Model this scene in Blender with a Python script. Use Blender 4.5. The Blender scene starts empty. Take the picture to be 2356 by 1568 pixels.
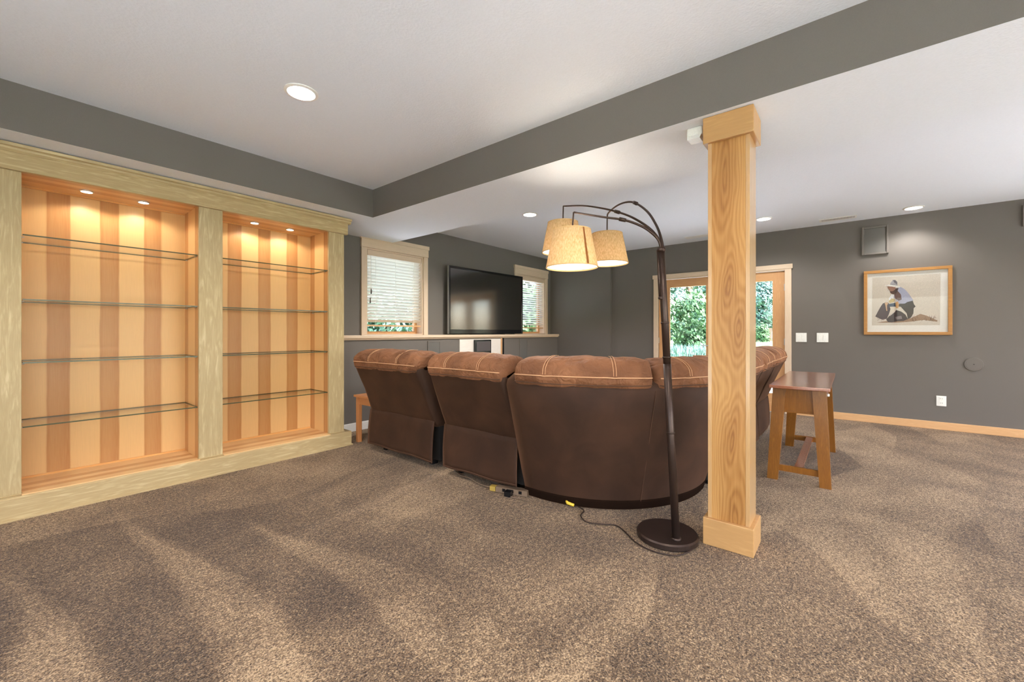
import bpy, bmesh, math, random
from mathutils import Vector, Matrix, noise
random.seed(7)
SC = bpy.context.scene
COL = SC.collection
PI = math.pi

# ------------------------------------------------------------------ camera, world, sun, exposure
FPX = 955.0
cam = bpy.data.cameras.new('camera'); camo = bpy.data.objects.new('camera', cam); COL.objects.link(camo)
cam.sensor_width = 36.0; cam.lens = FPX / 2356.0 * 36.0
cam.shift_y = -20.0 / 2356.0; cam.clip_start = 0.05; cam.clip_end = 500
camo.location = (0, 0, 1.10)
camo.rotation_euler = (PI / 2, 0, math.radians(39.05) - PI / 2)
SC.camera = camo
W = bpy.data.worlds.new('sky'); SC.world = W; W.use_nodes = True
_n = W.node_tree.nodes; _bg = _n['Background']
_sky = _n.new('ShaderNodeTexSky'); _sky.sky_type = 'NISHITA'; _sky.sun_disc = False
_sky.sun_elevation = math.radians(52); _sky.sun_rotation = math.radians(204)
_sky.air_density = 1.0; _sky.dust_density = 3.0; _sky.ozone_density = 1.0
W.node_tree.links.new(_sky.outputs[0], _bg.inputs[0]); _bg.inputs[1].default_value = 0.82
sl = bpy.data.lights.new('sun', 'SUN'); sl.energy = 14.5; sl.angle = 0.02; sl.color = (1, .99, .97)
so = bpy.data.objects.new('sun', sl); COL.objects.link(so); so.rotation_euler = (math.radians(35), 0, math.radians(-24))
SC.view_settings.view_transform = 'Standard'; SC.view_settings.look = 'None'
SC.view_settings.gamma = 1.0; SC.view_settings.exposure = 1.12
SC.view_settings.use_curve_mapping = False
SC.cycles.max_bounces = 7; SC.cycles.diffuse_bounces = 5; SC.cycles.glossy_bounces = 3; SC.cycles.transparent_max_bounces = 14
SC.cycles.caustics_reflective = False; SC.cycles.caustics_refractive = False
SC.cycles.sample_clamp_indirect = 6.0

# ------------------------------------------------------------------ helpers
ORG = {}
def lin(c):
    c /= 255.0
    return c / 12.92 if c <= 0.04045 else ((c + 0.055) / 1.055) ** 2.4
def C(r, g, b): return (lin(r), lin(g), lin(b), 1.0)

def tag(o, label=None, cat=None, group=None, kind=None):
    if label: o['label'] = label
    if cat: o['category'] = cat
    if group: o['group'] = group
    if kind: o['kind'] = kind
    return o
def thing(name, loc, label=None, cat=None, group=None, kind=None):
    o = bpy.data.objects.new(name, None); COL.objects.link(o); o.empty_display_size = .1
    o.location = loc; ORG[o.name] = Vector(loc)
    return tag(o, label, cat, group, kind)
def obj(name, bm, mat, parent=None, smooth=False, origin=None):
    """bm in world coordinates -> one mesh object (child of parent when given)."""
    if parent is not None: org = ORG[parent.name]
    elif origin is not None: org = Vector(origin)
    else:
        xs = [v.co.x for v in bm.verts]; ys = [v.co.y for v in bm.verts]; zs = [v.co.z for v in bm.verts]
        org = Vector(((min(xs) + max(xs)) / 2, (min(ys) + max(ys)) / 2, min(zs)))
    for v in bm.verts: v.co -= org
    bmesh.ops.recalc_face_normals(bm, faces=bm.faces[:])
    me = bpy.data.meshes.new(name); bm.to_mesh(me); bm.free()
    for m in (mat if isinstance(mat, (list, tuple)) else [mat]): me.materials.append(m)
    if smooth:
        for p in me.polygons: p.use_smooth = True
    o = bpy.data.objects.new(name, me); COL.objects.link(o)
    if parent is not None: o.parent = parent
    else: o.location = org
    ORG[o.name] = org.copy()
    return o
def B(*boxes, bev=0.0, seg=2):
    bm = bmesh.new()
    for (x0, x1, y0, y1, z0, z1) in boxes:
        t = bmesh.new(); r = bmesh.ops.create_cube(t, size=1)
        for v in t.verts:
            v.co = Vector(((x0 + x1) / 2 + v.co.x * (x1 - x0), (y0 + y1) / 2 + v.co.y * (y1 - y0), (z0 + z1) / 2 + v.co.z * (z1 - z0)))
        if bev > 0:
            bmesh.ops.bevel(t, geom=t.edges[:], offset=min(bev, .45 * min(abs(x1 - x0), abs(y1 - y0), abs(z1 - z0))), segments=seg, affect='EDGES', profile=.5)
        me = bpy.data.meshes.new('t'); t.to_mesh(me); t.free(); bm.from_mesh(me); bpy.data.meshes.remove(me)
    return bm
def box(name, b, mat, parent=None, bev=0.0, seg=2, smooth=False):
    return obj(name, B(b, bev=bev, seg=seg), mat, parent, smooth)
def prism(pts, z0, z1, bm=None):
    bm = bm or bmesh.new()
    lo = [bm.verts.new((x, y, z0)) for x, y in pts]; hi = [bm.verts.new((x, y, z1)) for x, y in pts]
    bm.faces.new(lo[::-1]); bm.faces.new(hi); n = len(pts)
    for i in range(n): bm.faces.new((lo[i], lo[(i + 1) % n], hi[(i + 1) % n], hi[i]))
    return bm
def extr(prof, axis, a, b, bm=None):
    """extrude a 2D profile along an axis: axis 'x' -> prof is (y,z); 'y' -> (x,z)"""
    bm = bm or bmesh.new()
    f = (lambda p, t: (t, p[0], p[1])) if axis == 'x' else (lambda p, t: (p[0], t, p[1]))
    A = [bm.verts.new(f(p, a)) for p in prof]; Z = [bm.verts.new(f(p, b)) for p in prof]
    bm.faces.new(A[::-1]); bm.faces.new(Z); n = len(prof)
    for i in range(n): bm.faces.new((A[i], A[(i + 1) % n], Z[(i + 1) % n], Z[i]))
    return bm
def hexa(c8, bm=None):
    """8 corners: bottom 4 then top 4"""
    bm = bm or bmesh.new(); v = [bm.verts.new(c) for c in c8]
    for f in ((3, 2, 1, 0), (4, 5, 6, 7), (0, 1, 5, 4), (1, 2, 6, 5), (2, 3, 7, 6), (3, 0, 4, 7)): bm.faces.new([v[i] for i in f])
    return bm
def smooth_path(pts, k=6):
    P = [Vector(p) for p in pts]; P = [P[0] * 2 - P[1]] + P + [P[-1] * 2 - P[-2]]; out = []
    for i in range(1, len(P) - 2):
        a, b, c, d = P[i - 1:i + 3]
        for j in range(k):
            t = j / k
            out.append(.5 * ((2 * b) + (c - a) * t + (2 * a - 5 * b + 4 * c - d) * t * t + (3 * b - a - 3 * c + d) * t ** 3))
    out.append(P[-2]); return out
def tube(pts, r, n=10, bm=None, r1=None):
    bm = bm or bmesh.new(); P = [Vector(p) for p in pts]; rings = []; N = len(P)
    up = None
    for i, p in enumerate(P):
        d = (P[min(i + 1, N - 1)] - P[max(i - 1, 0)]).normalized()
        if up is None: up = d.orthogonal().normalized()
        up = (up - d * up.dot(d)).normalized(); s = d.cross(up)
        rr = r if r1 is None else r + (r1 - r) * i / (N - 1)
        rings.append([bm.verts.new(p + (up * math.cos(2 * PI * k / n) + s * math.sin(2 * PI * k / n)) * rr) for k in range(n)])
    for a, b in zip(rings, rings[1:]):
        for k in range(n): bm.faces.new((a[k], a[(k + 1) % n], b[(k + 1) % n], b[k]))
    bm.faces.new(rings[0][::-1]); bm.faces.new(rings[-1])
    return bm
def lathe(prof, cx, cy, n=32, bm=None, cap=True):
    bm = bm or bmesh.new(); R = []
    for (r, z) in prof:
        R.append([bm.verts.new((cx + r * math.cos(2 * PI * k / n), cy + r * math.sin(2 * PI * k / n), z)) for k in range(n)])
    for a, b in zip(R, R[1:]):
        for k in range(n): bm.faces.new((a[k], a[(k + 1) % n], b[(k + 1) % n], b[k]))
    if cap: bm.faces.new(R[0][::-1]); bm.faces.new(R[-1])
    return bm
def loft(rings, bm=None, cap=True):
    bm = bm or bmesh.new(); V = [[bm.verts.new(p) for p in r] for r in rings]; n = len(V[0])
    for a, b in zip(V, V[1:]):
        for k in range(n): bm.faces.new((a[k], a[(k + 1) % n], b[(k + 1) % n], b[k]))
    if cap: bm.faces.new(V[0][::-1]); bm.faces.new(V[-1])
    return bm
def xyz_disc(axis, c, r0, d, n=28, bm=None):
    """short cylinder along axis 'x' centred at c (y,z plane)"""
    bm = bm or bmesh.new(); x, y, z = c
    A = [bm.verts.new((x, y + r0 * math.cos(2 * PI * k / n), z + r0 * math.sin(2 * PI * k / n))) for k in range(n)]
    Z = [bm.verts.new((x + d, y + r0 * .94 * math.cos(2 * PI * k / n), z + r0 * .94 * math.sin(2 * PI * k / n))) for k in range(n)]
    bm.faces.new(A); bm.faces.new(Z)
    for k in range(n): bm.faces.new((A[k], A[(k + 1) % n], Z[(k + 1) % n], Z[k]))
    return bm

# ------------------------------------------------------------------ materials
def newmat(name, rough=.5, col=(.5, .5, .5, 1), spec=.5, metal=0.0):
    m = bpy.data.materials.new(name); m.use_nodes = True; nt = m.node_tree; b = nt.nodes['Principled BSDF']
    b.inputs['Roughness'].default_value = rough; b.inputs['Base Color'].default_value = col
    b.inputs['Specular IOR Level'].default_value = spec; b.inputs['Metallic'].default_value = metal
    return m, nt, b
def nd(nt, t, **kw):
    n = nt.nodes.new('ShaderNode' + t)
    for k, v in kw.items():
        if k.startswith('i_'):
            key = k[2:]; n.inputs[int(key) if key.isdigit() else key.replace('_', ' ')].default_value = v
        else: setattr(n, k, v)
    return n
def ramp(nt, stops, interp='LINEAR'):
    r = nt.nodes.new('ShaderNodeValToRGB'); cr = r.color_ramp; cr.interpolation = interp
    while len(cr.elements) < len(stops): cr.elements.new(.5)
    for e, (p, c) in zip(cr.elements, stops): e.position = p; e.color = c
    return r
def coords(nt, scale, world=False):
    if world: s = nd(nt, 'NewGeometry').outputs['Position']
    else: s = nd(nt, 'TexCoord').outputs['Object']
    mp = nd(nt, 'Mapping'); mp.inputs['Scale'].default_value = scale; nt.links.new(s, mp.inputs['Vector']); return mp.outputs[0]
def bump(nt, b, h, strength, dist=.002):
    bp = nd(nt, 'Bump', i_Strength=strength, i_Distance=dist); nt.links.new(h, bp.inputs['Height']); nt.links.new(bp.outputs[0], b.inputs['Normal'])
def plain(name, col, rough=.5, spec=.5, metal=0.0, var=.06, scale=30, bmp=0.0):
    m, nt, b = newmat(name, rough, col, spec, metal); v = coords(nt, (scale,) * 3)
    n = nd(nt, 'TexNoise', i_Detail=3.0); nt.links.new(v, n.inputs['Vector'])
    r = ramp(nt, [(.3, tuple(c * (1 - var) for c in col[:3]) + (1,)), (.7, tuple(min(1, c * (1 + var)) for c in col[:3]) + (1,))])
    nt.links.new(n.outputs[0], r.inputs[0]); nt.links.new(r.outputs[0], b.inputs['Base Color'])
    if bmp: bump(nt, b, n.outputs[0], bmp)
    return m
def wood(name, lo, hi, axis=2, rough=.38, wide=9.0, contrast=1.0, spec=.35, coat=0.0):
    """maple-like boards: soft cathedral bands plus fine pores running along one axis"""
    m, nt, b = newmat(name, rough, hi, spec)
    s1 = [wide] * 3; s1[axis] = wide * .09; s2 = [150.0] * 3; s2[axis] = 3.0
    n1 = nd(nt, 'TexNoise', i_Detail=4.0, i_Roughness=.55, i_Distortion=.9); nt.links.new(coords(nt, s1), n1.inputs['Vector'])
    w = nd(nt, 'Math', operation='MULTIPLY', i_1=9.0); nt.links.new(n1.outputs[0], w.inputs[0])
    sn = nd(nt, 'Math', operation='SINE'); nt.links.new(w.outputs[0], sn.inputs[0])
    n2 = nd(nt, 'TexNoise', i_Detail=3.0); nt.links.new(coords(nt, s2), n2.inputs['Vector'])
    a = nd(nt, 'Math', operation='MULTIPLY_ADD', i_1=.18 * contrast, i_2=.42); nt.links.new(sn.outputs[0], a.inputs[0])
    c = nd(nt, 'Math', operation='MULTIPLY_ADD', i_1=.45, i_2=-.1); nt.links.new(n2.outputs[0], c.inputs[0])
    d = nd(nt, 'Math', operation='ADD'); nt.links.new(a.outputs[0], d.inputs[0]); nt.links.new(c.outputs[0], d.inputs[1])
    r = ramp(nt, [(.15, lo), (.75, hi)]); nt.links.new(d.outputs[0], r.inputs[0]); nt.links.new(r.outputs[0], b.inputs['Base Color'])
    bump(nt, b, n2.outputs[0], .06, .001)
    b.inputs['Coat Weight'].default_value = coat; b.inputs['Coat Roughness'].default_value = .18
    return m
def veneer(name, axis, stripes, light, dark, zaxis=2, wob=.03):
    """pale veneer with brown heartwood stripes at given world positions along one axis"""
    m, nt, b = newmat(name, .33, light, .4)
    pos = nd(nt, 'NewGeometry').outputs['Position']; sp = nd(nt, 'SeparateXYZ'); nt.links.new(pos, sp.inputs[0])
    s = [2.2] * 3; s[axis] = 3.0; s[zaxis] = .8
    n0 = nd(nt, 'TexNoise', i_Detail=2.0); nt.links.new(coords(nt, s, True), n0.inputs['Vector'])
    off = nd(nt, 'Math', operation='MULTIPLY_ADD', i_1=wob * 2, i_2=-wob); nt.links.new(n0.outputs[0], off.inputs[0])
    p = nd(nt, 'Math', operation='ADD'); nt.links.new(sp.outputs[axis], p.inputs[0]); nt.links.new(off.outputs[0], p.inputs[1])
    a0 = stripes[0][0] - .3; a1 = stripes[-1][1] + .3; q = nd(nt, 'MapRange', i_1=a0, i_2=a1); nt.links.new(p.outputs[0], q.inputs[0])
    L, D = (0, 0, 0, 1), (1, 1, 1, 1); st = []
    for (x0, x1) in stripes:
        u = lambda x: (x - a0) / (a1 - a0)
        st += [(u(x0 - .004), L), (u(x0), D), (u(x0 + .02), (.78,) * 3 + (1,)), (u((x0 + x1) / 2), (.8,) * 3 + (1,)), (u(x1), D), (u(x1 + .004), L)]
    rs = ramp(nt, st); nt.links.new(q.outputs[0], rs.inputs[0])
    s2 = [110.0] * 3; s2[zaxis] = 2.0
    n2 = nd(nt, 'TexNoise', i_Detail=3.0); nt.links.new(coords(nt, s2, True), n2.inputs['Vector'])
    g = nd(nt, 'Math', operation='MULTIPLY_ADD', i_1=.7, i_2=.62); nt.links.new(n2.outputs[0], g.inputs[0])
    f = nd(nt, 'Math', operation='MULTIPLY'); f.use_clamp = True; nt.links.new(rs.outputs[0], f.inputs[0]); nt.links.new(g.outputs[0], f.inputs[1])
    base = ramp(nt, [(.3, tuple(c * .93 for c in light[:3]) + (1,)), (.7, light)]); nt.links.new(n2.outputs[0], base.inputs[0])
    mx = nd(nt, 'MixRGB'); mx.inputs[2].default_value = dark; nt.links.new(f.outputs[0], mx.inputs[0]); nt.links.new(base.outputs[0], mx.inputs[1])
    nt.links.new(mx.outputs[0], b.inputs['Base Color'])
    return m
def thin_glass(name, tint=(1, 1, 1, 1), refl=.08, rough=0.0):
    m = bpy.data.materials.new(name); m.use_nodes = True; nt = m.node_tree; nt.nodes.clear()
    o = nd(nt, 'OutputMaterial'); t = nd(nt, 'BsdfTransparent'); t.inputs[0].default_value = tint
    g = nd(nt, 'BsdfGlossy'); g.inputs['Roughness'].default_value = rough
    fr = nd(nt, 'Fresnel', i_IOR=1.45); mul = nd(nt, 'Math', operation='MULTIPLY', i_1=refl / .04 * .5); mul.use_clamp = True
    nt.links.new(fr.outputs[0], mul.inputs[0]); mx = nd(nt, 'MixShader')
    nt.links.new(mul.outputs[0], mx.inputs[0]); nt.links.new(t.outputs[0], mx.inputs[1]); nt.links.new(g.outputs[0], mx.inputs[2]); nt.links.new(mx.outputs[0], o.inputs[0])
    return m
def emit(name, col, s):
    m, nt, b = newmat(name, .5, (1, 1, 1, 1)); b.inputs['Emission Color'].default_value = col; b.inputs['Emission Strength'].default_value = s; return m

def carpet():
    m, nt, b = newmat('carpet_pile', .95, (.2, .2, .2, 1), .1)
    pos = nd(nt, 'NewGeometry').outputs['Position']
    # fine twisted tufts
    n1 = nd(nt, 'TexNoise', i_Scale=155.0, i_Detail=2.5, i_Roughness=.6, i_Distortion=.6); nt.links.new(pos, n1.inputs['Vector'])
    n1b = nd(nt, 'TexNoise', i_Scale=48.0, i_Detail=2.0); nt.links.new(pos, n1b.inputs['Vector'])
    # nap lying in different directions: vacuum strokes and footprints
    n0 = nd(nt, 'TexNoise', i_Scale=.55, i_Detail=1.0); nt.links.new(pos, n0.inputs['Vector'])
    wv = nd(nt, 'VectorMath', operation='SCALE'); wv.inputs[3].default_value = 1.1; nt.links.new(n0.outputs[1], wv.inputs[0])
    ws = nd(nt, 'VectorMath', operation='ADD'); nt.links.new(pos, ws.inputs[0]); nt.links.new(wv.outputs[0], ws.inputs[1])
    mp = nd(nt, 'Mapping'); mp.inputs['Rotation'].default_value = (0, 0, math.radians(-62)); mp.inputs['Scale'].default_value = (.6, 2.0, 1)
    nt.links.new(ws.outputs[0], mp.inputs['Vector'])
    n2 = nd(nt, 'TexVoronoi', i_Scale=1.0, i_Randomness=1.0); n2.feature = 'SMOOTH_F1'; n2.inputs['Smoothness'].default_value = .12; nt.links.new(mp.outputs[0], n2.inputs['Vector'])
    sc_ = nd(nt, 'SeparateColor'); nt.links.new(n2.outputs['Color'], sc_.inputs[0])
    n3 = nd(nt, 'TexNoise', i_Scale=2.2, i_Detail=3.0, i_Distortion=.8); nt.links.new(pos, n3.inputs['Vector'])
    r2 = ramp(nt, [(.2, (0, 0, 0, 1)), (.8, (1, 1, 1, 1))]); nt.links.new(sc_.outputs[0], r2.inputs[0])
    r3 = ramp(nt, [(.36, (0, 0, 0, 1)), (.66, (1, 1, 1, 1))]); nt.links.new(n3.outputs[0], r3.inputs[0])
    ad = nd(nt, 'MixRGB'); ad.inputs[0].default_value = .5; nt.links.new(r2.outputs[0], ad.inputs[1]); nt.links.new(r3.outputs[0], ad.inputs[2])
    nap0 = nd(nt, 'Math', operation='MULTIPLY_ADD', i_1=.15, i_2=-.075); nt.links.new(ad.outputs[0], nap0.inputs[0])
    # wedge-shaped strokes running out from the bookcase
    def M(op, a, b_, c=None, clamp=False):
        n = nd(nt, 'Math', operation=op); n.use_clamp = clamp
        for i, q in enumerate((a, b_, c)):
            if q is None: continue
            if isinstance(q, (int, float)): n.inputs[i].default_value = q
            else: nt.links.new(q, n.inputs[i])
        return n.outputs[0]
    xyz = nd(nt, 'SeparateXYZ'); nt.links.new(pos, xyz.inputs[0])
    nw = nd(nt, 'TexNoise', i_Scale=.9, i_Detail=0.0); nt.links.new(pos, nw.inputs['Vector'])
    wx = M('MULTIPLY', M('ADD', xyz.outputs[0], M('MULTIPLY_ADD', nw.outputs[0], .22, -.11)), 2.3)
    u = M('FRACT', wx, 0); wn = nd(nt, 'TexWhiteNoise', noise_dimensions='1D'); nt.links.new(M('FLOOR', wx, 0), wn.inputs['W'])
    y0 = M('MULTIPLY_ADD', wn.outputs[0], -.9, 3.75)
    wd = M('MULTIPLY', M('DIVIDE', M('SUBTRACT', y0, xyz.outputs[1]), 1.5, clamp=True), M('MULTIPLY_ADD', wn.outputs[0], .3, .5))
    st = M('MULTIPLY', M('SUBTRACT', wd, u), 9.0, clamp=True); st = M('MULTIPLY', st, M('MULTIPLY', u, 8.0, clamp=True))
    mk = M('MULTIPLY', M('SUBTRACT', 1.55, xyz.outputs[0]), 1.6, clamp=True)
    mk = M('MULTIPLY', mk, M('MULTIPLY', M('SUBTRACT', xyz.outputs[1], .2), .9, clamp=True))
    nap = nd(nt, 'Math', operation='ADD'); nt.links.new(nap0.outputs[0], nap.inputs[0]); nt.links.new(M('MULTIPLY', M('SUBTRACT', st, .55), M('MULTIPLY', mk, .10)), nap.inputs[1])
    t1 = nd(nt, 'Math', operation='MULTIPLY_ADD', i_1=1.0, i_2=0.0); nt.links.new(n1.outputs[0], t1.inputs[0])
    t2 = nd(nt, 'Math', operation='MULTIPLY_ADD', i_1=.35, i_2=-.17); nt.links.new(n1b.outputs[0], t2.inputs[0])
    s = nd(nt, 'Math', operation='ADD'); nt.links.new(t1.outputs[0], s.inputs[0]); nt.links.new(t2.outputs[0], s.inputs[1])
    s2 = nd(nt, 'Math', operation='ADD'); nt.links.new(s.outputs[0], s2.inputs[0]); nt.links.new(nap.outputs[0], s2.inputs[1])
    r = ramp(nt, [(.30, C(54, 38, 25)), (.5, C(124, 99, 73)), (.70, C(204, 173, 135))]); nt.links.new(s2.outputs[0], r.inputs[0])
    nt.links.new(r.outputs[0], b.inputs['Base Color']); bump(nt, b, s.outputs[0], .9, .012)
    b.inputs['Sheen Weight'].default_value = .15
    return m
def paint(name, col, rough=.6, sc=260, st=.12, dist=.002, var=.03):
    m, nt, b = newmat(name, rough, col, .3); pos = nd(nt, 'NewGeometry').outputs['Position']
    n = nd(nt, 'TexNoise', i_Scale=float(sc), i_Detail=3.0); nt.links.new(pos, n.inputs['Vector']); bump(nt, b, n.outputs[0], st, dist)
    r = ramp(nt, [(.3, tuple(c * (1 - var) for c in col[:3]) + (1,)), (.7, tuple(min(1, c * (1 + var)) for c in col[:3]) + (1,))]); nt.links.new(n.outputs[0], r.inputs[0]); nt.links.new(r.outputs[0], b.inputs['Base Color'])
    return m
def suede(name, lo, hi, crease=False):
    m, nt, b = newmat(name, .72, hi, .25)
    n = nd(nt, 'TexNoise', i_Scale=5.0, i_Detail=4.0, i_Distortion=.6); nt.links.new(nd(nt, 'TexCoord').outputs['Object'], n.inputs['Vector'])
    n2 = nd(nt, 'TexNoise', i_Scale=260.0, i_Detail=2.0); nt.links.new(nd(nt, 'TexCoord').outputs['Object'], n2.inputs['Vector'])
    r = ramp(nt, [(.3, lo), (.7, hi)]); nt.links.new(n.outputs[0], r.inputs[0]); nt.links.new(r.outputs[0], b.inputs['Base Color'])
    if crease:
        n3 = nd(nt, 'TexNoise', i_Scale=13.0, i_Detail=3.0, i_Distortion=1.5); nt.links.new(nd(nt, 'TexCoord').outputs['Object'], n3.inputs['Vector']); bump(nt, b, n3.outputs[0], .6, .035)
    else: bump(nt, b, n2.outputs[0], .15, .001)
    b.inputs['Sheen Weight'].default_value = .2; b.inputs['Sheen Roughness'].default_value = .4; b.inputs['Sheen Tint'].default_value = C(220, 160, 120)
    return m
def column_wood():
    """knotty plank: growth lines bend around three knots (positions in world y,z)"""
    m, nt, b = newmat('column_knotty_wood', .38, (.5, .3, .1, 1), .35)
    pos = nd(nt, 'NewGeometry').outputs['Position']
    sp = nd(nt, 'SeparateXYZ'); nt.links.new(pos, sp.inputs[0])
    def M(op, a, bb, c=None):
        n = nd(nt, 'Math', operation=op)
        for i, q in enumerate((a, bb, c)):
            if q is None: continue
            if isinstance(q, (int, float)): n.inputs[i].default_value = q
            else: nt.links.new(q, n.inputs[i])
        return n.outputs[0]
    nz = nd(nt, 'TexNoise', i_Scale=1.0, i_Detail=3.0); nt.links.new(coords(nt, (9, 9, 1.6), True), nz.inputs['Vector'])
    wob = M('MULTIPLY_ADD', nz.outputs[0], .13, -.065)
    y = M('ADD', sp.outputs[1], M('MULTIPLY', wob, .8)); x = sp.outputs[0]
    base = M('MULTIPLY', M('ABSOLUTE', M('ADD', M('SUBTRACT', y, .47), M('MULTIPLY', x, .3)), 0), 1.0)
    base = M('ADD', base, .05)
    g = base
    for (ky, kz, a, bb) in ((.475, 1.335, .9, .22), (.43, 1.12, .8, .25), (.455, .545, .95, .2), (.5, 1.9, .7, .13), (.44, .16, .9, .16)):
        dy = M('MULTIPLY', M('SUBTRACT', y, ky), a); dz = M('MULTIPLY', M('SUBTRACT', sp.outputs[2], kz), bb)
        dz = M('ADD', dz, M('MULTIPLY', dy, .35))
        d = M('SQRT', M('ADD', M('MULTIPLY', dy, dy), M('MULTIPLY', dz, dz)), 0)
        g = M('SMOOTH_MIN', g, d, .045)
    n = nd(nt, 'TexNoise', i_Scale=1.0, i_Detail=4.0); nt.links.new(coords(nt, (160, 160, 4), True), n.inputs['Vector'])
    ln = M('SINE', M('MULTIPLY', g, 520.0), 0)
    f = M('ADD', M('MULTIPLY_ADD', ln, .085, .30), M('MULTIPLY_ADD', n.outputs[0], .38, -.13))
    f = M('ADD', f, M('MULTIPLY', M('MINIMUM', g, .07), 4.6))
    r = ramp(nt, [(.12, C(104, 58, 24)), (.42, C(158, 110, 58)), (.8, C(188, 142, 84))]); nt.links.new(f, r.inputs[0]); nt.links.new(r.outputs[0], b.inputs['Base Color'])
    return m

GREY = paint('grey_wall_paint', C(107, 101, 95), .62)
WHITE = paint('white_ceiling_paint', C(226, 231, 236), .8, 90, .35, .004, .015)
WHITETRIM = plain('white_trim_paint', C(225, 222, 216), .45)
CARPET = carpet()
MAPLE_V = wood('pale_maple_upright', C(164, 142, 102), C(202, 184, 144), 2, contrast=1.5)
MAPLE_H = wood('pale_maple_level', C(166, 142, 100), C(204, 184, 143), 0, contrast=1.5)
CASING_V = wood('casing_maple_upright', C(196, 172, 146), C(226, 204, 180), 2, contrast=.5)
CASING_X = wood('casing_maple_along_wall', C(196, 172, 146), C(226, 204, 180), 0, contrast=.5)
CASING_Y = wood('casing_maple_across', C(196, 172, 146), C(226, 204, 180), 1, contrast=.5)
BASEW = wood('baseboard_maple', C(196, 148, 100), C(226, 184, 136), 1)
FIR_V = wood('fir_door_upright', C(188, 136, 90), C(218, 174, 126), 2, wide=14)
FIR_Y = wood('fir_door_level', C(188, 136, 90), C(218, 174, 126), 1, wide=14)
CEDAR = wood('stool_stain', C(116, 70, 22), C(158, 102, 40), 2, .28, 12)
CEDAR_X = wood('stool_stain_top', C(128, 66, 36), C(164, 94, 54), 0, .2, 12, spec=.8, coat=.7)
PINE = wood('end_table_wood', C(172, 108, 62), C(204, 142, 92), 2)
COLW = column_wood()
COLTRIM = wood('column_trim_wood', C(168, 126, 78), C(194, 152, 100), 1)
COLSIDE = wood('column_side_wood', C(172, 132, 86), C(198, 160, 110), 2, coat=.9)
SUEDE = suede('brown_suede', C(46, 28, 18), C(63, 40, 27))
SUEDE_LIT = suede('brown_suede_lit', C(100, 64, 42), C(136, 91, 62), True)  # same suede made lighter: light from above put into its colour
SUEDE_HEM = suede('brown_suede_hem', C(70, 47, 34), C(86, 59, 44))
STITCH = plain('tan_stitching', C(196, 150, 112), .8)
BLACK = plain('black_cloth', C(28, 24, 22), .9)
BRONZE = plain('dark_bronze_metal', C(62, 48, 42), .38, .5, .6, .1, 60)
BLACKPL = plain('black_plastic', C(18, 18, 20), .25)
STEEL = plain('steel', C(190, 190, 188), .35, .5, .8)
PLATE = plain('white_plastic', C(232, 230, 224), .35)
GLASS = thin_glass('window_glass', (1, 1, 1, 1), .05)
SHELFGLASS = thin_glass('shelf_glass', (.985, .995, .985, 1), .02)
GLASSEDGE = plain('glass_edge', C(70, 74, 52), .2)
GREYGRILLE = plain('painted_grille', C(98, 95, 90), .7, bmp=.2, scale=400)
BLIND = wood('blind_slat_wood', C(226, 220, 208), C(246, 242, 234), 0, .45, contrast=.3)

def light(name, kind, loc, energy, col, parent=None, rot=(0, 0, 0), **kw):
    l = bpy.data.lights.new(name, kind); l.energy = energy; l.color = col
    for k, v in kw.items(): setattr(l, k, v)
    o = bpy.data.objects.new(name, l); COL.objects.link(o); o.rotation_euler = rot
    if parent is not None: o.parent = parent; o.location = Vector(loc) - ORG[parent.name]
    else: o.location = loc
    return o
WARM = (1.0, .90, .77); WARM2 = (1.0, .97, .93)

# ------------------------------------------------------------------ shell
XB, XR, YF, YW, YH = -2.6, 6.70, -3.6, 4.44, 4.28
ZC, ZS = 2.485, 2.215
def struct(o, label): return tag(o, label, kind='structure')
struct(obj('floor', B((XB - .2, XR + .2, YF - .2, YW + .2, -.1, 0)), CARPET), 'brown twist-pile carpet covering the whole floor')
struct(obj('ceiling', B((XB - .2, XR + .2, YF - .2, YW + .2, ZC, ZC + .2)), WHITE), 'white textured drywall ceiling')
def beam(name, b, label):
    bm = B(b); bm.faces.ensure_lookup_table(); bm.normal_update()
    for f in bm.faces: f.material_index = 1 if f.normal.z < -.5 else 0
    return struct(obj(name, bm, [GREY, WHITE]), label)
beam('ceiling_beam', (2.282, 3.08, YF, 3.593, ZS, ZC + .05), 'dropped ceiling beam with dark grey side and white underside')
beam('ceiling_soffit', (XB, 3.08, 3.593, YW + .1, ZS, ZC + .05), 'dropped soffit with dark grey side above the wooden bookcase')
W1 = (2.729, 3.575, 1.068, 2.105); W2 = (5.60, 6.45, 1.068, 2.105)
def wallX(name, y0, y1, x0, x1, z0, z1, holes, label, extra=()):
    bs = []; xs = x0
    for (a, b, c, d) in sorted(holes):
        bs.append((xs, a, y0, y1, z0, z1)); bs.append((a, b, y0, y1, d, z1))
        if c > z0: bs.append((a, b, y0, y1, z0, c))
        xs = b
    bs.append((xs, x1, y0, y1, z0, z1))
    return struct(obj(name, B(*bs, *extra), GREY), label)
def wallY(name, x0, x1, y0, y1, z0, z1, holes, label, extra=()):
    bs = []; ys = y0
    for (a, b, c, d) in sorted(holes):
        bs.append((x0, x1, ys, a, z0, z1)); bs.append((x0, x1, a, b, d, z1))
        if c > z0: bs.append((x0, x1, a, b, z0, c))
        ys = b
    bs.append((x0, x1, ys, y1, z0, z1))
    return struct(obj(name, B(*bs, *extra), GREY), label)
wallX('wall_left', YW, YW + .2, XB - .2, XR + .2, 1.03, ZC, [W1, W2], 'grey wall with two windows above a ledge')
struct(obj('wall_left_lower', B((XB - .2, XR + .2, YH, YW + .2, 0, 1.03)), GREY), 'thicker grey half wall under the window ledge')
DO = (.67, 2.387, 0.0, 1.945); WR = (-3.3, -1.95, .0, 2.03)
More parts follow.
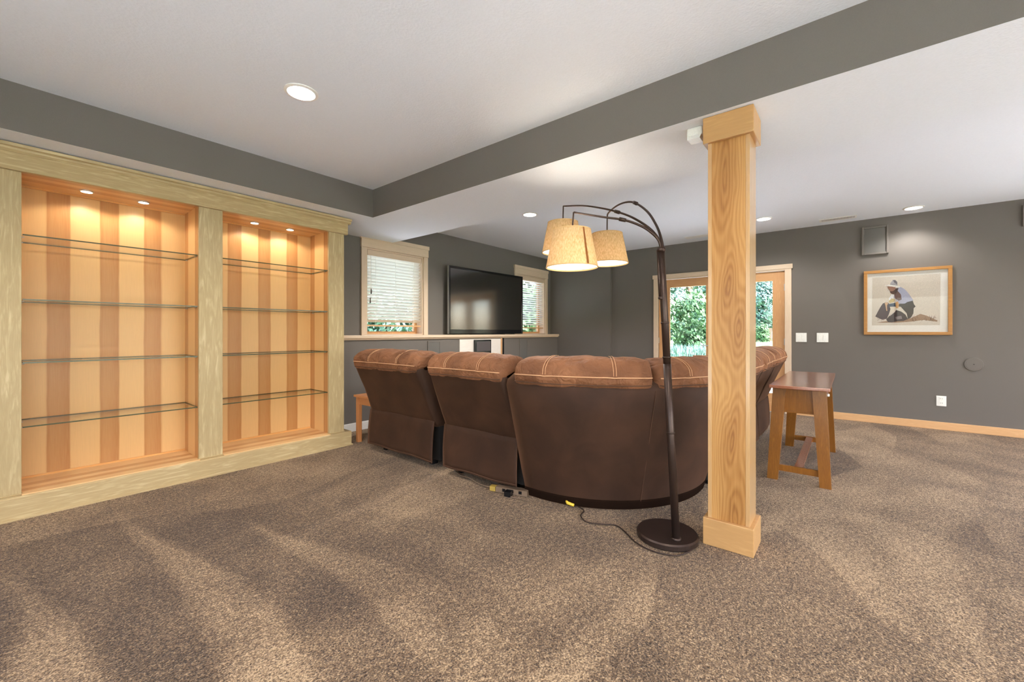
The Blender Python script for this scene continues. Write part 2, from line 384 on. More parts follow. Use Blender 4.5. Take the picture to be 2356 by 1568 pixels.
wallY('wall_right', XR, XR + .2, YF - .2, YW + .2, 0, ZC, [DO, WR], 'grey wall with glazed double doors', [(6.645, XR, 3.2, YW, 0, ZC)])
wallX('wall_front', YF - .2, YF, XB - .2, XR + .2, 0, ZC, [(-2.2, .7, .05, 2.15), (1.0, 3.3, .05, 2.15), (3.6, 6.4, .05, 2.15)], 'grey wall with wide unseen daylight windows behind the camera')
wallY('wall_back', XB - .2, XB, YF - .2, YW + .2, 0, ZC, [(-3.2, 2.2, .05, 2.15)], 'grey wall with a wide added daylight window behind the camera')
struct(box('baseboard_right', (6.684, XR, YF, .593, 0, .088), BASEW, bev=.004), 'pale wooden baseboard along the right grey wall')
struct(box('baseboard_corner', (6.684, XR, 2.465, 3.2, 0, .088), BASEW, bev=.004), 'wooden baseboard between the doors and the corner')
struct(box('baseboard_left', (2.12, 6.645, YH - .016, YH, 0, .092), WHITETRIM, bev=.004), 'white baseboard under the window ledge')
lg = obj('trim_1', B((2.12, 6.66, 4.245, YW, 1.03, 1.066), bev=.006), CASING_X); struct(lg, 'pale wooden ledge running under the windows')
box('bead', (2.12, 6.655, 4.262, YH, 1.012, 1.03), CASING_X, lg, .004)

# ------------------------------------------------------------------ windows with blinds
def window(n, w, label):
    x0, x1, z0, z1 = w
    r = thing('window_%d' % n, ((x0 + x1) / 2, YW, z0), label, kind='structure')
    box('head_casing', (x0 - .075, x1 + .075, YW - .028, YW, z1, z1 + .10), CASING_X, r, .003)
    box('head_cap', (x0 - .085, x1 + .085, YW - .034, YW, z1 + .10, z1 + .15), CASING_X, r, .003)
    for a, b in ((x0 - .07, x0), (x1, x1 + .07)):
        box('side_casing', (a, b, YW - .022, YW, z0 - .002, z1), CASING_V, r, .003)
    t = .016
    box('jamb', (x0, x0 + t, YW, YW + .19, z0, z1), CASING_V, r); box('jamb', (x1 - t, x1, YW, YW + .19, z0, z1), CASING_V, r)
    box('head_jamb', (x0 + t, x1 - t, YW, YW + .19, z1 - t, z1), CASING_X, r); box('sill', (x0 + t, x1 - t, YW, YW + .19, z0, z0 + .012), CASING_X, r)
    s = .045; a0, a1, c0, c1 = x0 + t, x1 - t, z0 + .012, z1 - t
    sa = obj('sash', B((a0, a0 + s, YW + .11, YW + .15, c0, c1), (a1 - s, a1, YW + .11, YW + .15, c0, c1), (a0 + s, a1 - s, YW + .11, YW + .15, c1 - s, c1), (a0 + s, a1 - s, YW + .11, YW + .15, c0, c0 + s * .7)), FIR_V, r)
    box('pane', (a0 + s, a1 - s, YW + .128, YW + .132, c0 + s * .7, c1 - s), GLASS, sa)
    return r
window(1, W1, 'window with pale wooden casing beside the bookcase')
window(2, W2, 'window with pale wooden casing behind the television')
def blind(w, tilt, z_bot, label, wand):
    x0, x1, z0, z1 = w; a, b = x0 + .022, x1 - .022; yc = YW + .045
    r = thing('window_blind', ((x0 + x1) / 2, yc, z_bot), label, 'window blind', 'wooden slat blinds on the window wall')
    box('valance', (a, b, YW + .003, YW + .012, z1 - .085, z1 - .018), CASING_X, r, .003)
    box('headrail', (a, b, YW + .016, YW + .07, z1 - .06, z1 - .018), BLIND, r)
    zt = z1 - .095; n = int((zt - z_bot - .03) / .0385)
    first = None; t = math.radians(tilt)
    for i in range(n + 1):
        z = zt - i * .0385
        if first is None:
            h = .0245
            bm = bmesh.new(); pr = []
            for k in range(5): u = -h + 2 * h * k / 4; pr.append((u, .0025 * (1 - (u / h) ** 2) + .0014))
            pr += [(u, v - .0028) for u, v in pr[::-1]]
            pr = [(yc + u * math.cos(t) - v * math.sin(t), z + u * math.sin(t) + v * math.cos(t)) for u, v in pr]
            first = obj('slat', extr(pr, 'x', a, b), BLIND, r)
        else:
            s = first.copy(); COL.objects.link(s); s.parent = r; s.location = (0, 0, -i * .0385)
            s.rotation_euler = (0, random.uniform(-.0025, .0025), 0)
    box('bottom_rail', (a, b, yc - .026, yc + .026, z_bot, z_bot + .018), BASEW, r, .003)
    for xx in (a + .12, (a + b) / 2, b - .12):
        obj('ladder_cord', tube([(xx, yc - .027, zt), (xx, yc - .027, z_bot + .01)], .0016, 6), BLIND, r)
    obj('lift_cord', tube([(a + .05, yc - .034, zt + .02), (a + .052, yc - .036, 1.62)], .002, 6), BLIND, r)
    obj('tassel', lathe([(.003, 1.56), (.008, 1.565), (.006, 1.62), (.002, 1.625)], a + .052, yc - .036, 10), PLATE if not wand else BRONZE, r)
    obj('tassel', lathe([(.003, 1.45), (.008, 1.455), (.006, 1.51), (.002, 1.515)], a + .04, yc - .036, 10), PLATE if not wand else BRONZE, r)
blind(W1, -37, 1.172, 'cream wooden slat blind tilted nearly shut beside the bookcase', True)
blind(W2, -16, 1.172, 'cream wooden slat blind with open slats behind the television', False)

# ------------------------------------------------------------------ glazed openings outside the picture
def glazed(n, axis, at, a, b, z0, z1, side, label):
    mid = (a + b) / 2; r = thing('window_%d' % n, (at, mid, z0) if axis == 'y' else (mid, at, z0), label, kind='structure')
    def bx(name, p, q, u, v, d0, d1, mat):
        d0, d1 = sorted((at + side * d0, at + side * d1))
        return box(name, (d0, d1, p, q, u, v) if axis == 'y' else (p, q, d0, d1, u, v), mat, r)
    cm = CASING_Y if axis == 'y' else CASING_X
    bx('head_casing', a - .08, b + .08, z1, z1 + .07, -.025, 0, cm)
    for p in (a - .075, b): bx('side_casing', p, p + .075, max(0, z0 - .05), z1, -.02, 0, CASING_V)
    k = max(2, round((b - a) / 1.1))
    for i in range(k + 1): bx('mullion', a + (b - a - .06) * i / k, a + (b - a - .06) * i / k + .06, z0, z1, .06, .12, FIR_V)
    bx('top_rail', a, b, z1 - .07, z1, .062, .118, FIR_Y); bx('bottom_rail', a, b, z0, z0 + .08, .062, .118, FIR_Y)
    bx('pane', a + .02, b - .02, z0 + .04, z1 - .04, .088, .092, GLASS)
glazed(3, 'y', XR, WR[0], WR[1], WR[2], WR[3], 1, 'tall glazed door in the right wall beyond the picture edge')
for i, (a, b) in enumerate(((-2.2, .7), (1.0, 3.3), (3.6, 6.4))): glazed(4 + i, 'x', YF, a, b, .05, 2.15, -1, 'wide unseen window for ambient daylight in the wall behind the camera')  # unseen windows, extended along the wall for more ambient daylight
glazed(7, 'y', XB, -3.2, 2.2, .05, 2.15, -1, 'wide window in the wall at the photographer\'s back')  # unseen window added to bring daylight onto the near ceiling

# ------------------------------------------------------------------ double doors
d = thing('door_1', (XR, 1.53, 0), 'glazed fir double doors with pale casing', kind='structure')
box('head_casing', (XR - .03, XR, .583, 2.475, 1.957, 2.02), CASING_Y, d, .003)
for a, b in ((.597, .672), (2.386, 2.461)): box('side_casing', (XR - .022, XR, a, b, 0, 1.957), CASING_V, d, .003)
box('head_casing_lower', (XR - .022, XR, .672, 2.386, 1.938, 1.957), CASING_Y, d, .002)
def leaf(y0, y1, hinge_hi, name):
    sl_ = .165 if hinge_hi else .13; sr_ = .13
    ylo, yhi = y0, y1; a = ylo + (.13 if not hinge_hi else sr_); b = yhi - (sl_ if hinge_hi else .13)
    x0, x1 = XR + .012, XR + .056
    bm = B((x0, x1, ylo, a, .01, 1.935), (x0, x1, b, yhi, .01, 1.935))
    lf = obj('door_leaf', bm, FIR_V, d)
    box('top_rail', (x0, x1, a, b, 1.81, 1.935), FIR_Y, lf); box('bottom_rail', (x0, x1, a, b, .01, .26), FIR_Y, lf)
    box('pane', (XR + .03, XR + .036, a, b, .26, 1.81), GLASS, lf)
    for s in ('l', 'h'):
        yy = a if s == 'l' else b - .012
        box('glazing_bead', (x0 - .004, x0, yy, yy + .012, .26, 1.81), FIR_V, lf)
    for z in (.25, .97, 1.71):
        yy = yhi - .004 if hinge_hi else ylo - .004
        box('hinge', (x0 - .014, x0 + .002, yy - .004, yy + .012, z - .045, z + .045), STEEL, lf, .002)
    yk = (a - .05) if hinge_hi else (b + .06)
    if hinge_hi:
        box('handle_plate', (x0 - .008, x0, yk - .02, yk + .02, .78, 1.0), STEEL, lf, .003)
        obj('handle', tube(smooth_path([(x0 - .005, yk, .9), (x0 - .045, yk, .9), (x0 - .05, yk + .03, .9), (x0 - .05, yk + .11, .9)]), .008, 8), STEEL, lf, True)
leaf(1.531, 2.383, True, 'l'); leaf(.674, 1.529, False, 'r')
box('threshold', (XR - .01, XR + .2, .67, 2.387, 0, .012), STEEL, d)

# ------------------------------------------------------------------ outside
def leafmat(name, lo, hi):
    m, nt, b = newmat(name, .6, hi, .3); oi = nd(nt, 'NewGeometry')
    n = nd(nt, 'TexNoise', i_Scale=.9, i_Detail=4.0); nt.links.new(oi.outputs['Position'], n.inputs['Vector'])
    r = ramp(nt, [(.35, lo), (.65, hi)]); nt.links.new(n.outputs[0], r.inputs[0]); nt.links.new(r.outputs[0], b.inputs['Base Color'])
    b.inputs['Transmission Weight'].default_value = 0; return m
LEAF_A = leafmat('leaf_blue_green', C(46, 76, 66), C(92, 124, 110)); LEAF_B = leafmat('leaf_green', C(48, 78, 48), C(92, 124, 86)); LEAF_C = leafmat('leaf_soft', C(66, 98, 90), C(114, 142, 134))
BARK = plain('bark', C(96, 80, 66), .9); LAWN = leafmat('lawn_grass', C(72, 104, 54), C(104, 132, 84))
bm = bmesh.new()
g0 = bmesh.ops.create_grid(bm, x_segments=48, y_segments=48, size=90)
for v in bm.verts:
    v.co.x += 35; v.co.y += 10
    dd = math.hypot(v.co.x - 2, v.co.y)
    v.co.z = -.14 - (.0 if dd < 14 else 0)
struct(obj('ground', bm, LAWN), 'mown green lawn outside the doors')
CONC = plain('bounce_paving_concrete', C(222, 224, 227), .9, .2, 0, .05, 3)
pt = obj('bounce_paving', B((XR + .2, 11.0, -9.0, YW + .2, -.14, -.02), (-8.0, 11.0, YW + .2, 10.0, -.14, -.02), (-8.0, XR + .2, -9.0, YF - .2, -.14, -.02), (-8.0, XB - .2, YF - .2, YW + .2, -.14, -.02)), CONC)  # added paving, reflects sunlight up onto the ceiling
struct(pt, 'pale concrete paving added outside to bounce daylight indoors')
def tree(name, label, x, y, h, rx, z0, mat, n=2600, ls=.14, cat='tree', trunk=True, seed=1, group=None):
    rnd = random.Random(seed); r = thing(name, (x, y, -.14), label, cat, group)
    if trunk:
        obj('trunk', tube([(x, y, -.16), (x + .1, y, h * .3), (x, y + .1, h * .6)], .03 * h, 8, r1=.012 * h), BARK, r)
    bm = bmesh.new(); blobs = []
    for k in range(16):
        a = rnd.uniform(0, 2 * PI); q = rnd.random(); zz = z0 + (h - z0) * (.12 + .82 * q)
        wd = rx * math.sin(PI * (.18 + .72 * (zz - z0) / (h - z0))) * .7
        blobs.append((x + math.cos(a) * wd * rnd.uniform(.3, 1), y + math.sin(a) * wd * rnd.uniform(.3, 1), zz, rx * rnd.uniform(.3, .5)))
    for k in range(n):
        bx, by, bz, br = rnd.choice(blobs); v = Vector((rnd.gauss(0, 1), rnd.gauss(0, 1), rnd.gauss(0, 1))).normalized() * br * rnd.uniform(.6, 1.05)
        p = Vector((bx, by, bz)) + v; p.z = max(p.z, z0)
        nrm = (v.normalized() + Vector((rnd.gauss(0, .5), rnd.gauss(0, .5), rnd.gauss(.3, .5)))).normalized()
        t = nrm.orthogonal().normalized(); u = nrm.cross(t); sc = ls * rnd.uniform(.6, 1.3)
        c = [p + t * sc, p + u * sc * .5, p - t * sc, p - u * sc * .5]
        bm.faces.new([bm.verts.new(q) for q in c])
    tag(obj('foliage', bm, mat, r), kind='stuff'); return r
tree('leafy_tree', 'tall leafy green tree seen through the left door pane', 27.0, 7.7, 11.5, 4.2, -.05, LEAF_A, 8000, .19, seed=3)
tree('leafy_shrub', 'bushy light green shrub under the tree outside the left door pane', 20.6, 5.9, 3.1, 1.7, -.1, LEAF_B, 3600, .11, 'shrub', False, seed=5)
tree('far_tree', 'rounded blue-green tree far across the lawn outside the right door pane', 80, 10.9, 9.3, 4.2, 1.2, LEAF_C, 5000, .3, seed=8)
tree('round_bush', 'low round green bush on the far lawn outside the right door pane', 62, 8.7, 2.0, 1.5, -.1, LEAF_B, 2600, .14, 'bush', False, seed=9)
tree('hedge_tree', 'broad tree outside the window behind the television', 21.0, 16.4, 7.0, 4.6, -.1, LEAF_B, 7000, .2, seed=11)
tree('garden_tree', 'leafy tree outside the window beside the bookcase', 14.0, 20.5, 6.0, 4.0, -.1, LEAF_A, 6000, .2, seed=13)
bm = bmesh.new(); rnd = random.Random(4)
for k in range(1500):
    x = rnd.uniform(17.2, 18.2); y = rnd.uniform(3.6, 6.6); h = rnd.uniform(.4, .8); a = rnd.uniform(0, 6.28); l = rnd.uniform(.05, .25)
    p = [Vector((x, y, -.14)), Vector((x + math.cos(a) * l * .3, y + math.sin(a) * l * .3, h * .6 - .14)), Vector((x + math.cos(a) * l, y + math.sin(a) * l, h - .14))]
    s = Vector((-math.sin(a), math.cos(a), 0)) * .02
    bm.faces.new([bm.verts.new(q) for q in (p[0] - s, p[0] + s, p[1] + s, p[1] - s)]); bm.faces.new([bm.verts.new(q) for q in (p[1] - s, p[1] + s, p[2])])
tag(obj('ornamental_grass', bm, LEAF_C), 'pale ornamental grass growing outside the left door pane', 'grass', kind='stuff')
h = thing('neighbour_house', (103, 12.5, -.14), 'pale grey house with a low roof far behind the round bush', 'house')
box('wall', (99, 108, 8.5, 20.0, -.14, 3.2), plain('siding', C(190, 196, 204), .7), h)
obj('roof', extr([(98.4, 3.2), (108.6, 3.2), (103, 5.4)], 'y', 8.0, 20.6), plain('shingles', C(150, 156, 166), .9), h)
fence = thing('garden_fence', (70, 9, -.14), 'brown board fence across the far lawn', 'fence')
for k in range(24): box('board', (70, 70.05, 3.0 + k * .4, 3.37 + k * .4, -.14, 1.7), BARK, fence)

# ------------------------------------------------------------------ bookcase
bc = thing('built_in_bookcase', (1.02, 4.0, 0), 'built-in maple bookcase with two lit bays and glass shelves', 'bookcase')
HW = wood('bay_honey_wood', C(206, 146, 84), C(230, 178, 112), 0)
BX = ((.08, .95), (1.105, 1.965)); YB0, YB1 = 3.845, 4.21
obj('plinth', extr([(3.783, 0), (3.783, .128), (3.79, .135), (4.27, .135), (4.27, 0)], 'x', -.14, 2.168), MAPLE_H, bc)
obj('shoe_moulding', extr([(3.783, 0), (3.772, 0), (3.772, .008), (3.783, .014)], 'x', -.14, 2.178), MAPLE_H, bc)
for a, b in ((-.10, .08), (.95, 1.105), (1.965, 2.118)):
    p = box('pilaster', (a, b, YB0 - .012, YB0 + .012, .135, 2.056), MAPLE_V, bc, .0025)
    box('pilaster_foot', (a - .004, b + .004, YB0 - .018, YB0 + .012, .135, .142), MAPLE_H, p, .002)
fz = box('frieze_board', (-.14, 2.15, 3.815, 3.86, 2.056, 2.168), MAPLE_H, bc, .003)
obj('crown_moulding', extr([(3.86, 2.160), (3.812, 2.160), (3.804, 2.172), (3.802, 2.184), (3.788, 2.190), (3.785, 2.207), (3.86, 2.207)], 'x', -.14, 2.176), MAPLE_H, bc)
VL, VD = C(216, 173, 117), C(174, 120, 69)
VB = veneer('bay_back_veneer', 0, [(.197, .304), (.455, .554), (.698, .799), (1.251, 1.354), (1.494, 1.594)], VL, VD, wob=.005)
VB2 = veneer('bay_back_veneer_striped', 0, [(1.251, 1.354), (1.494, 1.594), (1.742, 1.839)], VL, VD, wob=.005)
VS = veneer('bay_side_veneer', 1, [(3.86, 3.93), (4.12, 4.20)], VL, VD, wob=.004)
VH = veneer('bay_floor_veneer', 1, [(3.88, 3.93), (4.0, 4.06)], C(220, 180, 128), C(190, 140, 90), zaxis=0, wob=.004)
for i, (a, b) in enumerate(BX):
    box('bay_back', (a - .02, b + .02, YB1, YB1 + .02, .135, 2.09), VB if i == 0 else VB2, bc)
    box('bay_side', (a - .018, a, YB0 + .012, YB1, .135, 2.09), VS, bc); box('bay_side', (b, b + .018, YB0 + .012, YB1, .135, 2.09), VS, bc)
    box('bay_ceiling', (a, b, YB0 + .012, YB1, 2.062, 2.09), VH, bc)
    box('bay_floor', (a, b, 3.80, YB1, .135, .141), VH, bc)
    for zz in (.141, 2.05): box('bay_bead', (a, b, YB1 - .01, YB1, zz, zz + .012), HW, bc)
    for z in (.530, .916, 1.297, 1.686):
        bm = B((a + .004, b - .004, YB0 + .004, YB1 - .02, z - .004, z + .004)); bm.normal_update()
        for f in bm.faces: f.material_index = 0 if abs(f.normal.z) > .5 else 1
        gs = obj('glass_shelf', bm, [SHELFGLASS, GLASSEDGE], bc)
        for (px, py) in ((a, YB0 + .05), (b, YB0 + .05), (a, YB1 - .07), (b, YB1 - .07)):
            s = 1 if px == a else -1
            obj('shelf_pin', tube([(px, py, z - .009), (px + s * .012, py, z - .009)], .003, 6), STEEL, gs)
    for (lx, ly) in (((.371, 4.035), (.667, 4.045)) if i == 0 else ((1.406, 4.05), (1.706, 4.055))):
        pk = obj('puck_light', lathe([(.036, 2.062), (.036, 2.057), (.029, 2.054), (.029, 2.062)], lx, ly, 24), STEEL, bc)
        obj('lens', lathe([(.028, 2.0565), (.028, 2.0605)], lx, ly, 20), emit('puck_lens', (1, .86, .66, 1), 14), pk)
        light('puck_glow', 'SPOT', (lx, ly, 2.05), 3.2, WARM, bc, spot_size=math.radians(150), spot_blend=.35, shadow_soft_size=.02)
box('end_panel', (2.10, 2.118, YB0 + .012, 4.27, .135, 2.2), MAPLE_V, bc)
box('top_filler', (-.14, 2.118, 3.86, 4.27, 2.09, 2.2), MAPLE_H, bc)

# ------------------------------------------------------------------ support column
c = thing('wooden_column', (2.42, .475, 0), 'square knotty wooden column with plain base and cap blocks under the beam', 'column')
x0, x1, y0, y1 = 2.328, 2.502, .379, .571
box('front_board', (x0 + .0015, x0 + .018, y0 + .018, y1 - .018, .02, ZS), COLW, c)
box('rear_board', (x1 - .018, x1 - .0015, y0 + .018, y1 - .018, .02, ZS), COLW, c)
box('side_board', (x0, x1, y0, y0 + .018, .02, ZS), COLSIDE, c, .001); box('side_board', (x0, x1, y1 - .018, y1, .02, ZS), COLSIDE, c, .001)
for nm, za, zb in (('base_block', 0, .138), ('cap_block', ZS - .135, ZS - .002)):
    box(nm, (x0 - .02, x1 + .02, y0 - .02, y1 + .02, za, zb), COLTRIM, c, .003)

# ------------------------------------------------------------------ sectional sofa
so_ = thing('sectional_sofa', (2.6, 1.2, 0), 'brown suede sectional sofa seen from behind with curved corner and recliners', 'sofa')
def nz(p, s, a): return noise.noise(Vector(p) * s) * a
def frames_line(p0, p1, nrm, n):
    p0, p1 = Vector(p0), Vector(p1); return [(p0.lerp(p1, i / (n - 1)), Vector(nrm), (p1 - p0).length * i / (n - 1), (p1 - p0).length) for i in range(n)]
def frames_arc(c, r, a0, a1, n):
    out = []; L = r * abs(math.radians(a1 - a0))
    for i in range(n):
        a = math.radians(a0 + (a1 - a0) * i / (n - 1)); nn = Vector((math.cos(a), math.sin(a))); out.append((Vector(c) + nn * r, nn, L * i / (n - 1), L))
    return out
def ring(fr, prof): o, nn, s, L = fr; return [Vector((o.x + nn.x * u, o.y + nn.y * u, z)) for u, z in prof]
def dense(prof, k=3):
    P = [Vector((u, z, 0)) for u, z in prof]; n = len(P); out = []
    for i in range(n):
        a, b, c_, d_ = P[i - 1], P[i], P[(i + 1) % n], P[(i + 2) % n]
        for j in range(k):
            t = j / k; q = .5 * ((2 * b) + (c_ - a) * t + (2 * a - 5 * b + 4 * c_ - d_) * t * t + (3 * b - a - 3 * c_ + d_) * t ** 3); out.append((q.x, q.y))
    return out
PILLOW = [(.150, .772), (.186, .795), (.196, .838), (.183, .885), (.135, .922), (.05, .940), (-.05, .928), (-.115, .880), (-.12, .815), (-.06, .772)]
def pillow(fr, off, parent, seed, zlift=0.0, crown=.012, name='pillow_top'):
    prof = dense(PILLOW, 3); rings = []; n = len(fr)
    cu = sum(p[0] for p in prof) / len(prof); cz = sum(p[1] for p in prof) / len(prof)
    for i, f in enumerate(fr):
        e = min(f[2], f[3] - f[2]) / .05; k = 1.0 if e >= 1 else .80 + .20 * math.sqrt(max(0, 1 - (1 - e) ** 2))
        if i in (0, n - 1): k = .62
        t = f[2] / f[3]; cr = crown * max(0.0, math.sin(PI * t)) ** .6
        for q in (.27, .73):
            cr -= .010 * math.exp(-((t - q) / .018) ** 2)
        pr = []
        for (u, z) in prof:
            uu = cu + (u - cu) * k + off; zz = cz + (z - cz) * k + zlift
            w_ = max(0, (zz - .80) / .14); zz += cr * w_
            p3 = (f[0].x * 1.0 + uu + seed, f[0].y, zz)
            dd = nz(p3, 8, .015) + nz(p3, 20, .010); uu += dd * (1 if u > cu else -1); zz += dd * .5 * w_
            pr.append((uu, zz))
        rings.append(ring(f, pr))
    o = obj(name, loft(rings), SUEDE_LIT, parent, True)
    for uu, zz in ((.199, .846), (.184, .795)):
        ix = min(range(len(prof)), key=lambda i: (prof[i][0] - uu) ** 2 + (prof[i][1] - zz) ** 2)
        pts = [tuple(rings[i][ix] + Vector((fr[i][1].x, fr[i][1].y, 0)) * .0025) for i in range(1, n - 1)]
        obj('piping', tube(pts, .0034, 6), STITCH if zz > .82 else SUEDE_HEM, o, True)
    for q in (.27, .73):
        for dq in (-.008, .008):
            k = min(range(n), key=lambda i: abs(fr[i][2] / fr[i][3] - q)); f = fr[k]
            tdir = Vector((-f[1].y, f[1].x)); pts = []
            for (u, z) in [(.198, .85), (.187, .888), (.14, .924), (.06, .945), (-.02, .944)]:
                b = ring(f, [(u + off + .001, z + zlift + crown * .8 * max(0, (z - .8) / .14) - .004)])[0]; pts.append((b.x + tdir.x * dq, b.y + tdir.y * dq, b.z))
            obj('stitch_line', tube(smooth_path(pts, 4), .0018, 5), STITCH, o)
    return o
def recliner(p0, p1, nrm, seed, arm=None):
    """straight recliner section; p0->p1 is the rear line at floor level, nrm points out behind"""
    L = (Vector(p1) - Vector(p0)).length; fr = frames_line(p0, p1, nrm, 40)
    prof = dense([(.0, .36), (.085, .575), (.172, .775), (.15, .83), (.0, .86), (-.08, .80), (-.13, .62), (-.22, .44), (-.2, .34), (-.06, .33)], 2)
    rings = []
    for i, f in enumerate(fr):
        e = min(f[2], f[3] - f[2]) / .03; k = 1 if e >= 1 else .9 + .1 * math.sqrt(max(0, 1 - (1 - e) ** 2))
        pr = [(-.03 + (u + .03) * k + nz((f[2] * 1, u + seed, z), 4, .010), .58 + (z - .58) * (k * .5 + .5)) for u, z in prof]; rings.append(ring(f, pr))
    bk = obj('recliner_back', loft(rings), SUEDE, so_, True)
    pillow(fr, 0, bk, seed)
    # hanging fabric flap behind the mechanism
    rows = []
    t = Vector((-Vector(nrm).y, Vector(nrm).x)) if True else None
    a = Vector(p0); b = Vector(p1); bm = bmesh.new(); NV, NH = 9, 28; G = []
    for layer in (0, 1):
        G.append([])
        for j in range(NV):
            v = j / (NV - 1); row = []
            for i in range(NH):
                s = i / (NH - 1); z = .385 - (.385 - .055 - .012 * math.sin(s * 5 + seed) ** 2) * v
                u = .012 + .018 * math.sin(v * 2.6) * (1 - .3 * v) + .016 * v * v + .008 * math.sin(s * 7 + seed * 2) * v - layer * .007
                p = a.lerp(b, s * .985 + .0075); row.append(bm.verts.new((p.x + nrm[0] * u, p.y + nrm[1] * u, z)))
            G[layer].append(row)
    for j in range(NV - 1):
        for i in range(NH - 1):
            bm.faces.new((G[0][j][i], G[0][j][i + 1], G[0][j + 1][i + 1], G[0][j + 1][i])); bm.faces.new((G[1][j][i], G[1][j + 1][i], G[1][j + 1][i + 1], G[1][j][i + 1]))
    for j in range(NV - 1):
        for i in (0, NH - 1): bm.faces.new((G[0][j][i], G[0][j + 1][i], G[1][j + 1][i], G[1][j][i]))
    for i in range(NH - 1):
        for j in (0, NV - 1): bm.faces.new((G[0][j][i], G[0][j][i + 1], G[1][j][i + 1], G[1][j][i]))
    edge = [v.co.copy() for v in G[0][-1]]; side = [[G[0][j][i].co.copy() for j in range(NV)] for i in (0, NH - 1)]
    fl = obj('back_flap', bm, SUEDE, bk, True)
    off = Vector((nrm[0], nrm[1], 0)) * .002
    obj('hem', tube([p + off + Vector((0, 0, .012)) for p in edge], .0025, 5), SUEDE_HEM, bk)
    for s in side: obj('hem', tube([p + off for p in s], .0025, 5), SUEDE_HEM, bk)
    # base, seat, feet
    def blk(u0, u1, z0, z1, s0=0.0, s1=1.0):
        d0 = a.lerp(b, s0); d1 = a.lerp(b, s1); n_ = Vector(nrm)
        pts = [d0 + n_ * u0, d0 + n_ * u1, d1 + n_ * u0, d1 + n_ * u1]
        return (min(p.x for p in pts), max(p.x for p in pts), min(p.y for p in pts), max(p.y for p in pts), z0, z1)
    box('base', blk(-.80, -.06, .05, .36, .02, .98), BLACK, so_)
    box('seat_cushion', blk(-.88, -.15, .28, .49, .012, .988), SUEDE_LIT, so_, .06, 4, True)
    box('footrest', blk(-.93, -.86, .07, .44, .012, .988), SUEDE, so_, .03, 3, True)
    for s in (.12, .84):
        for u in (-.08, -.7): box('foot', blk(u - .04, u + .02, 0, .055, s, s + .05), BLACKPL, so_, .004)
    return bk
N_L = (-1.0, 0.0); N_R = (0.0, -1.0)
recliner((2.205, 2.575), (2.205, 3.495), N_L, .3)
recliner((2.205, 1.72), (2.205, 2.462), N_L, 1.7)
for i, (a, b) in enumerate(((3.14, 3.90), (3.92, 4.68), (4.70, 5.46))): recliner((a, .722), (b, .722), N_R, 3.1 + i)
for b in ((2.33, 3.12, 3.30, 3.49), ): box('arm', (b[0], b[1], b[2], b[3], .06, .62), SUEDE_LIT, so_, .06, 4, True)
box('arm', (5.27, 5.455, .85, 1.64, .06, .62), SUEDE_LIT, so_, .06, 4, True)
# curved corner
CC = (3.05, 1.6)
fr = [(Vector((CC[0] - .80, 1.70)), Vector((-1, 0)), 0, 1)] + frames_arc(CC, .80, 180, 270, 60) + [(Vector((3.12, CC[1] - .80)), Vector((0, -1)), 0, 1)]
prof = [(0, .0), (.012, .05), (.055, .2), (.112, .4), (.165, .6), (.212, .765), (.20, .80), (.10, .85), (-.02, .85), (-.08, .75), (-.12, .5), (-.2, .45), (-.2, .0)]
rings = []
for i, f in enumerate(fr):
    rings.append(ring(f, [(u + nz((f[0].x * 1, f[0].y, z), 3.5, .012) * (1 if .1 < z < .7 else 0), z) for u, z in prof]))
cb = obj('corner_back', loft(rings), SUEDE, so_, True)
pillow(frames_arc(CC, .80, 177.5, 226.9, 46), .032, cb, 5.0, .0, .014)
pillow(frames_arc(CC, .80, 227.6, 271, 44), .032, cb, 6.4, -.004, .012)
f = frames_arc(CC, .80, 227.3, 227.4, 2)[0]
obj('seam', tube([tuple(ring(f, [(u + .003, z)])[0]) for u, z in prof[1:6]], .0018, 6), SUEDE_HEM, cb)
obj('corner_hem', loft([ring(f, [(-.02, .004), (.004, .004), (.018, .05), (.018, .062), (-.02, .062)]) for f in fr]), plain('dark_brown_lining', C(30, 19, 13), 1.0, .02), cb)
pts = [(2.5, 1.69)] + [(CC[0] + .56 * math.cos(math.radians(a)), CC[1] + .56 * math.sin(math.radians(a))) for a in range(180, 271, 10)] + [(3.12, 1.04), (3.12, 1.69)]
obj('corner_seat', prism(pts, .08, .47), SUEDE_LIT, so_)

# ------------------------------------------------------------------ arc floor lamp
LIN = bpy.data.materials.new('linen_shade'); LIN.use_nodes = True; nt = LIN.node_tree; nt.nodes.clear()
o = nd(nt, 'OutputMaterial'); df = nd(nt, 'BsdfDiffuse'); tr = nd(nt, 'BsdfTranslucent'); mx = nd(nt, 'MixShader'); mx.inputs[0].default_value = .26
n = nd(nt, 'TexNoise', i_Scale=1.0, i_Detail=3.0); nt.links.new(coords(nt, (260, 260, 40)), n.inputs['Vector'])
r = ramp(nt, [(.3, C(200, 164, 112)), (.7, C(238, 210, 164))]); nt.links.new(n.outputs[0], r.inputs[0])
nt.links.new(r.outputs[0], df.inputs[0]); nt.links.new(r.outputs[0], tr.inputs[0]); nt.links.new(df.outputs[0], mx.inputs[1]); nt.links.new(tr.outputs[0], mx.inputs[2]); nt.links.new(mx.outputs[0], o.inputs[0])
DIFF = emit('shade_diffuser', (1, .93, .78, 1), 1.6)
STRIPW = plain('shade_strip_brown', C(158, 100, 44), .8)
lp = thing('arc_floor_lamp', (2.25, .755, 0), 'dark bronze floor lamp with three arching arms and cream linen shades', 'floor lamp')
obj('base', lathe([(.150, 0), (.157, .006), (.157, .028), (.150, .035), (.02, .037)], 2.255, .757, 48), BRONZE, lp)
foot = Vector((2.19, .689, .034)); top = Vector((2.206, .772, 1.535))
mid = foot.lerp(top, .60)
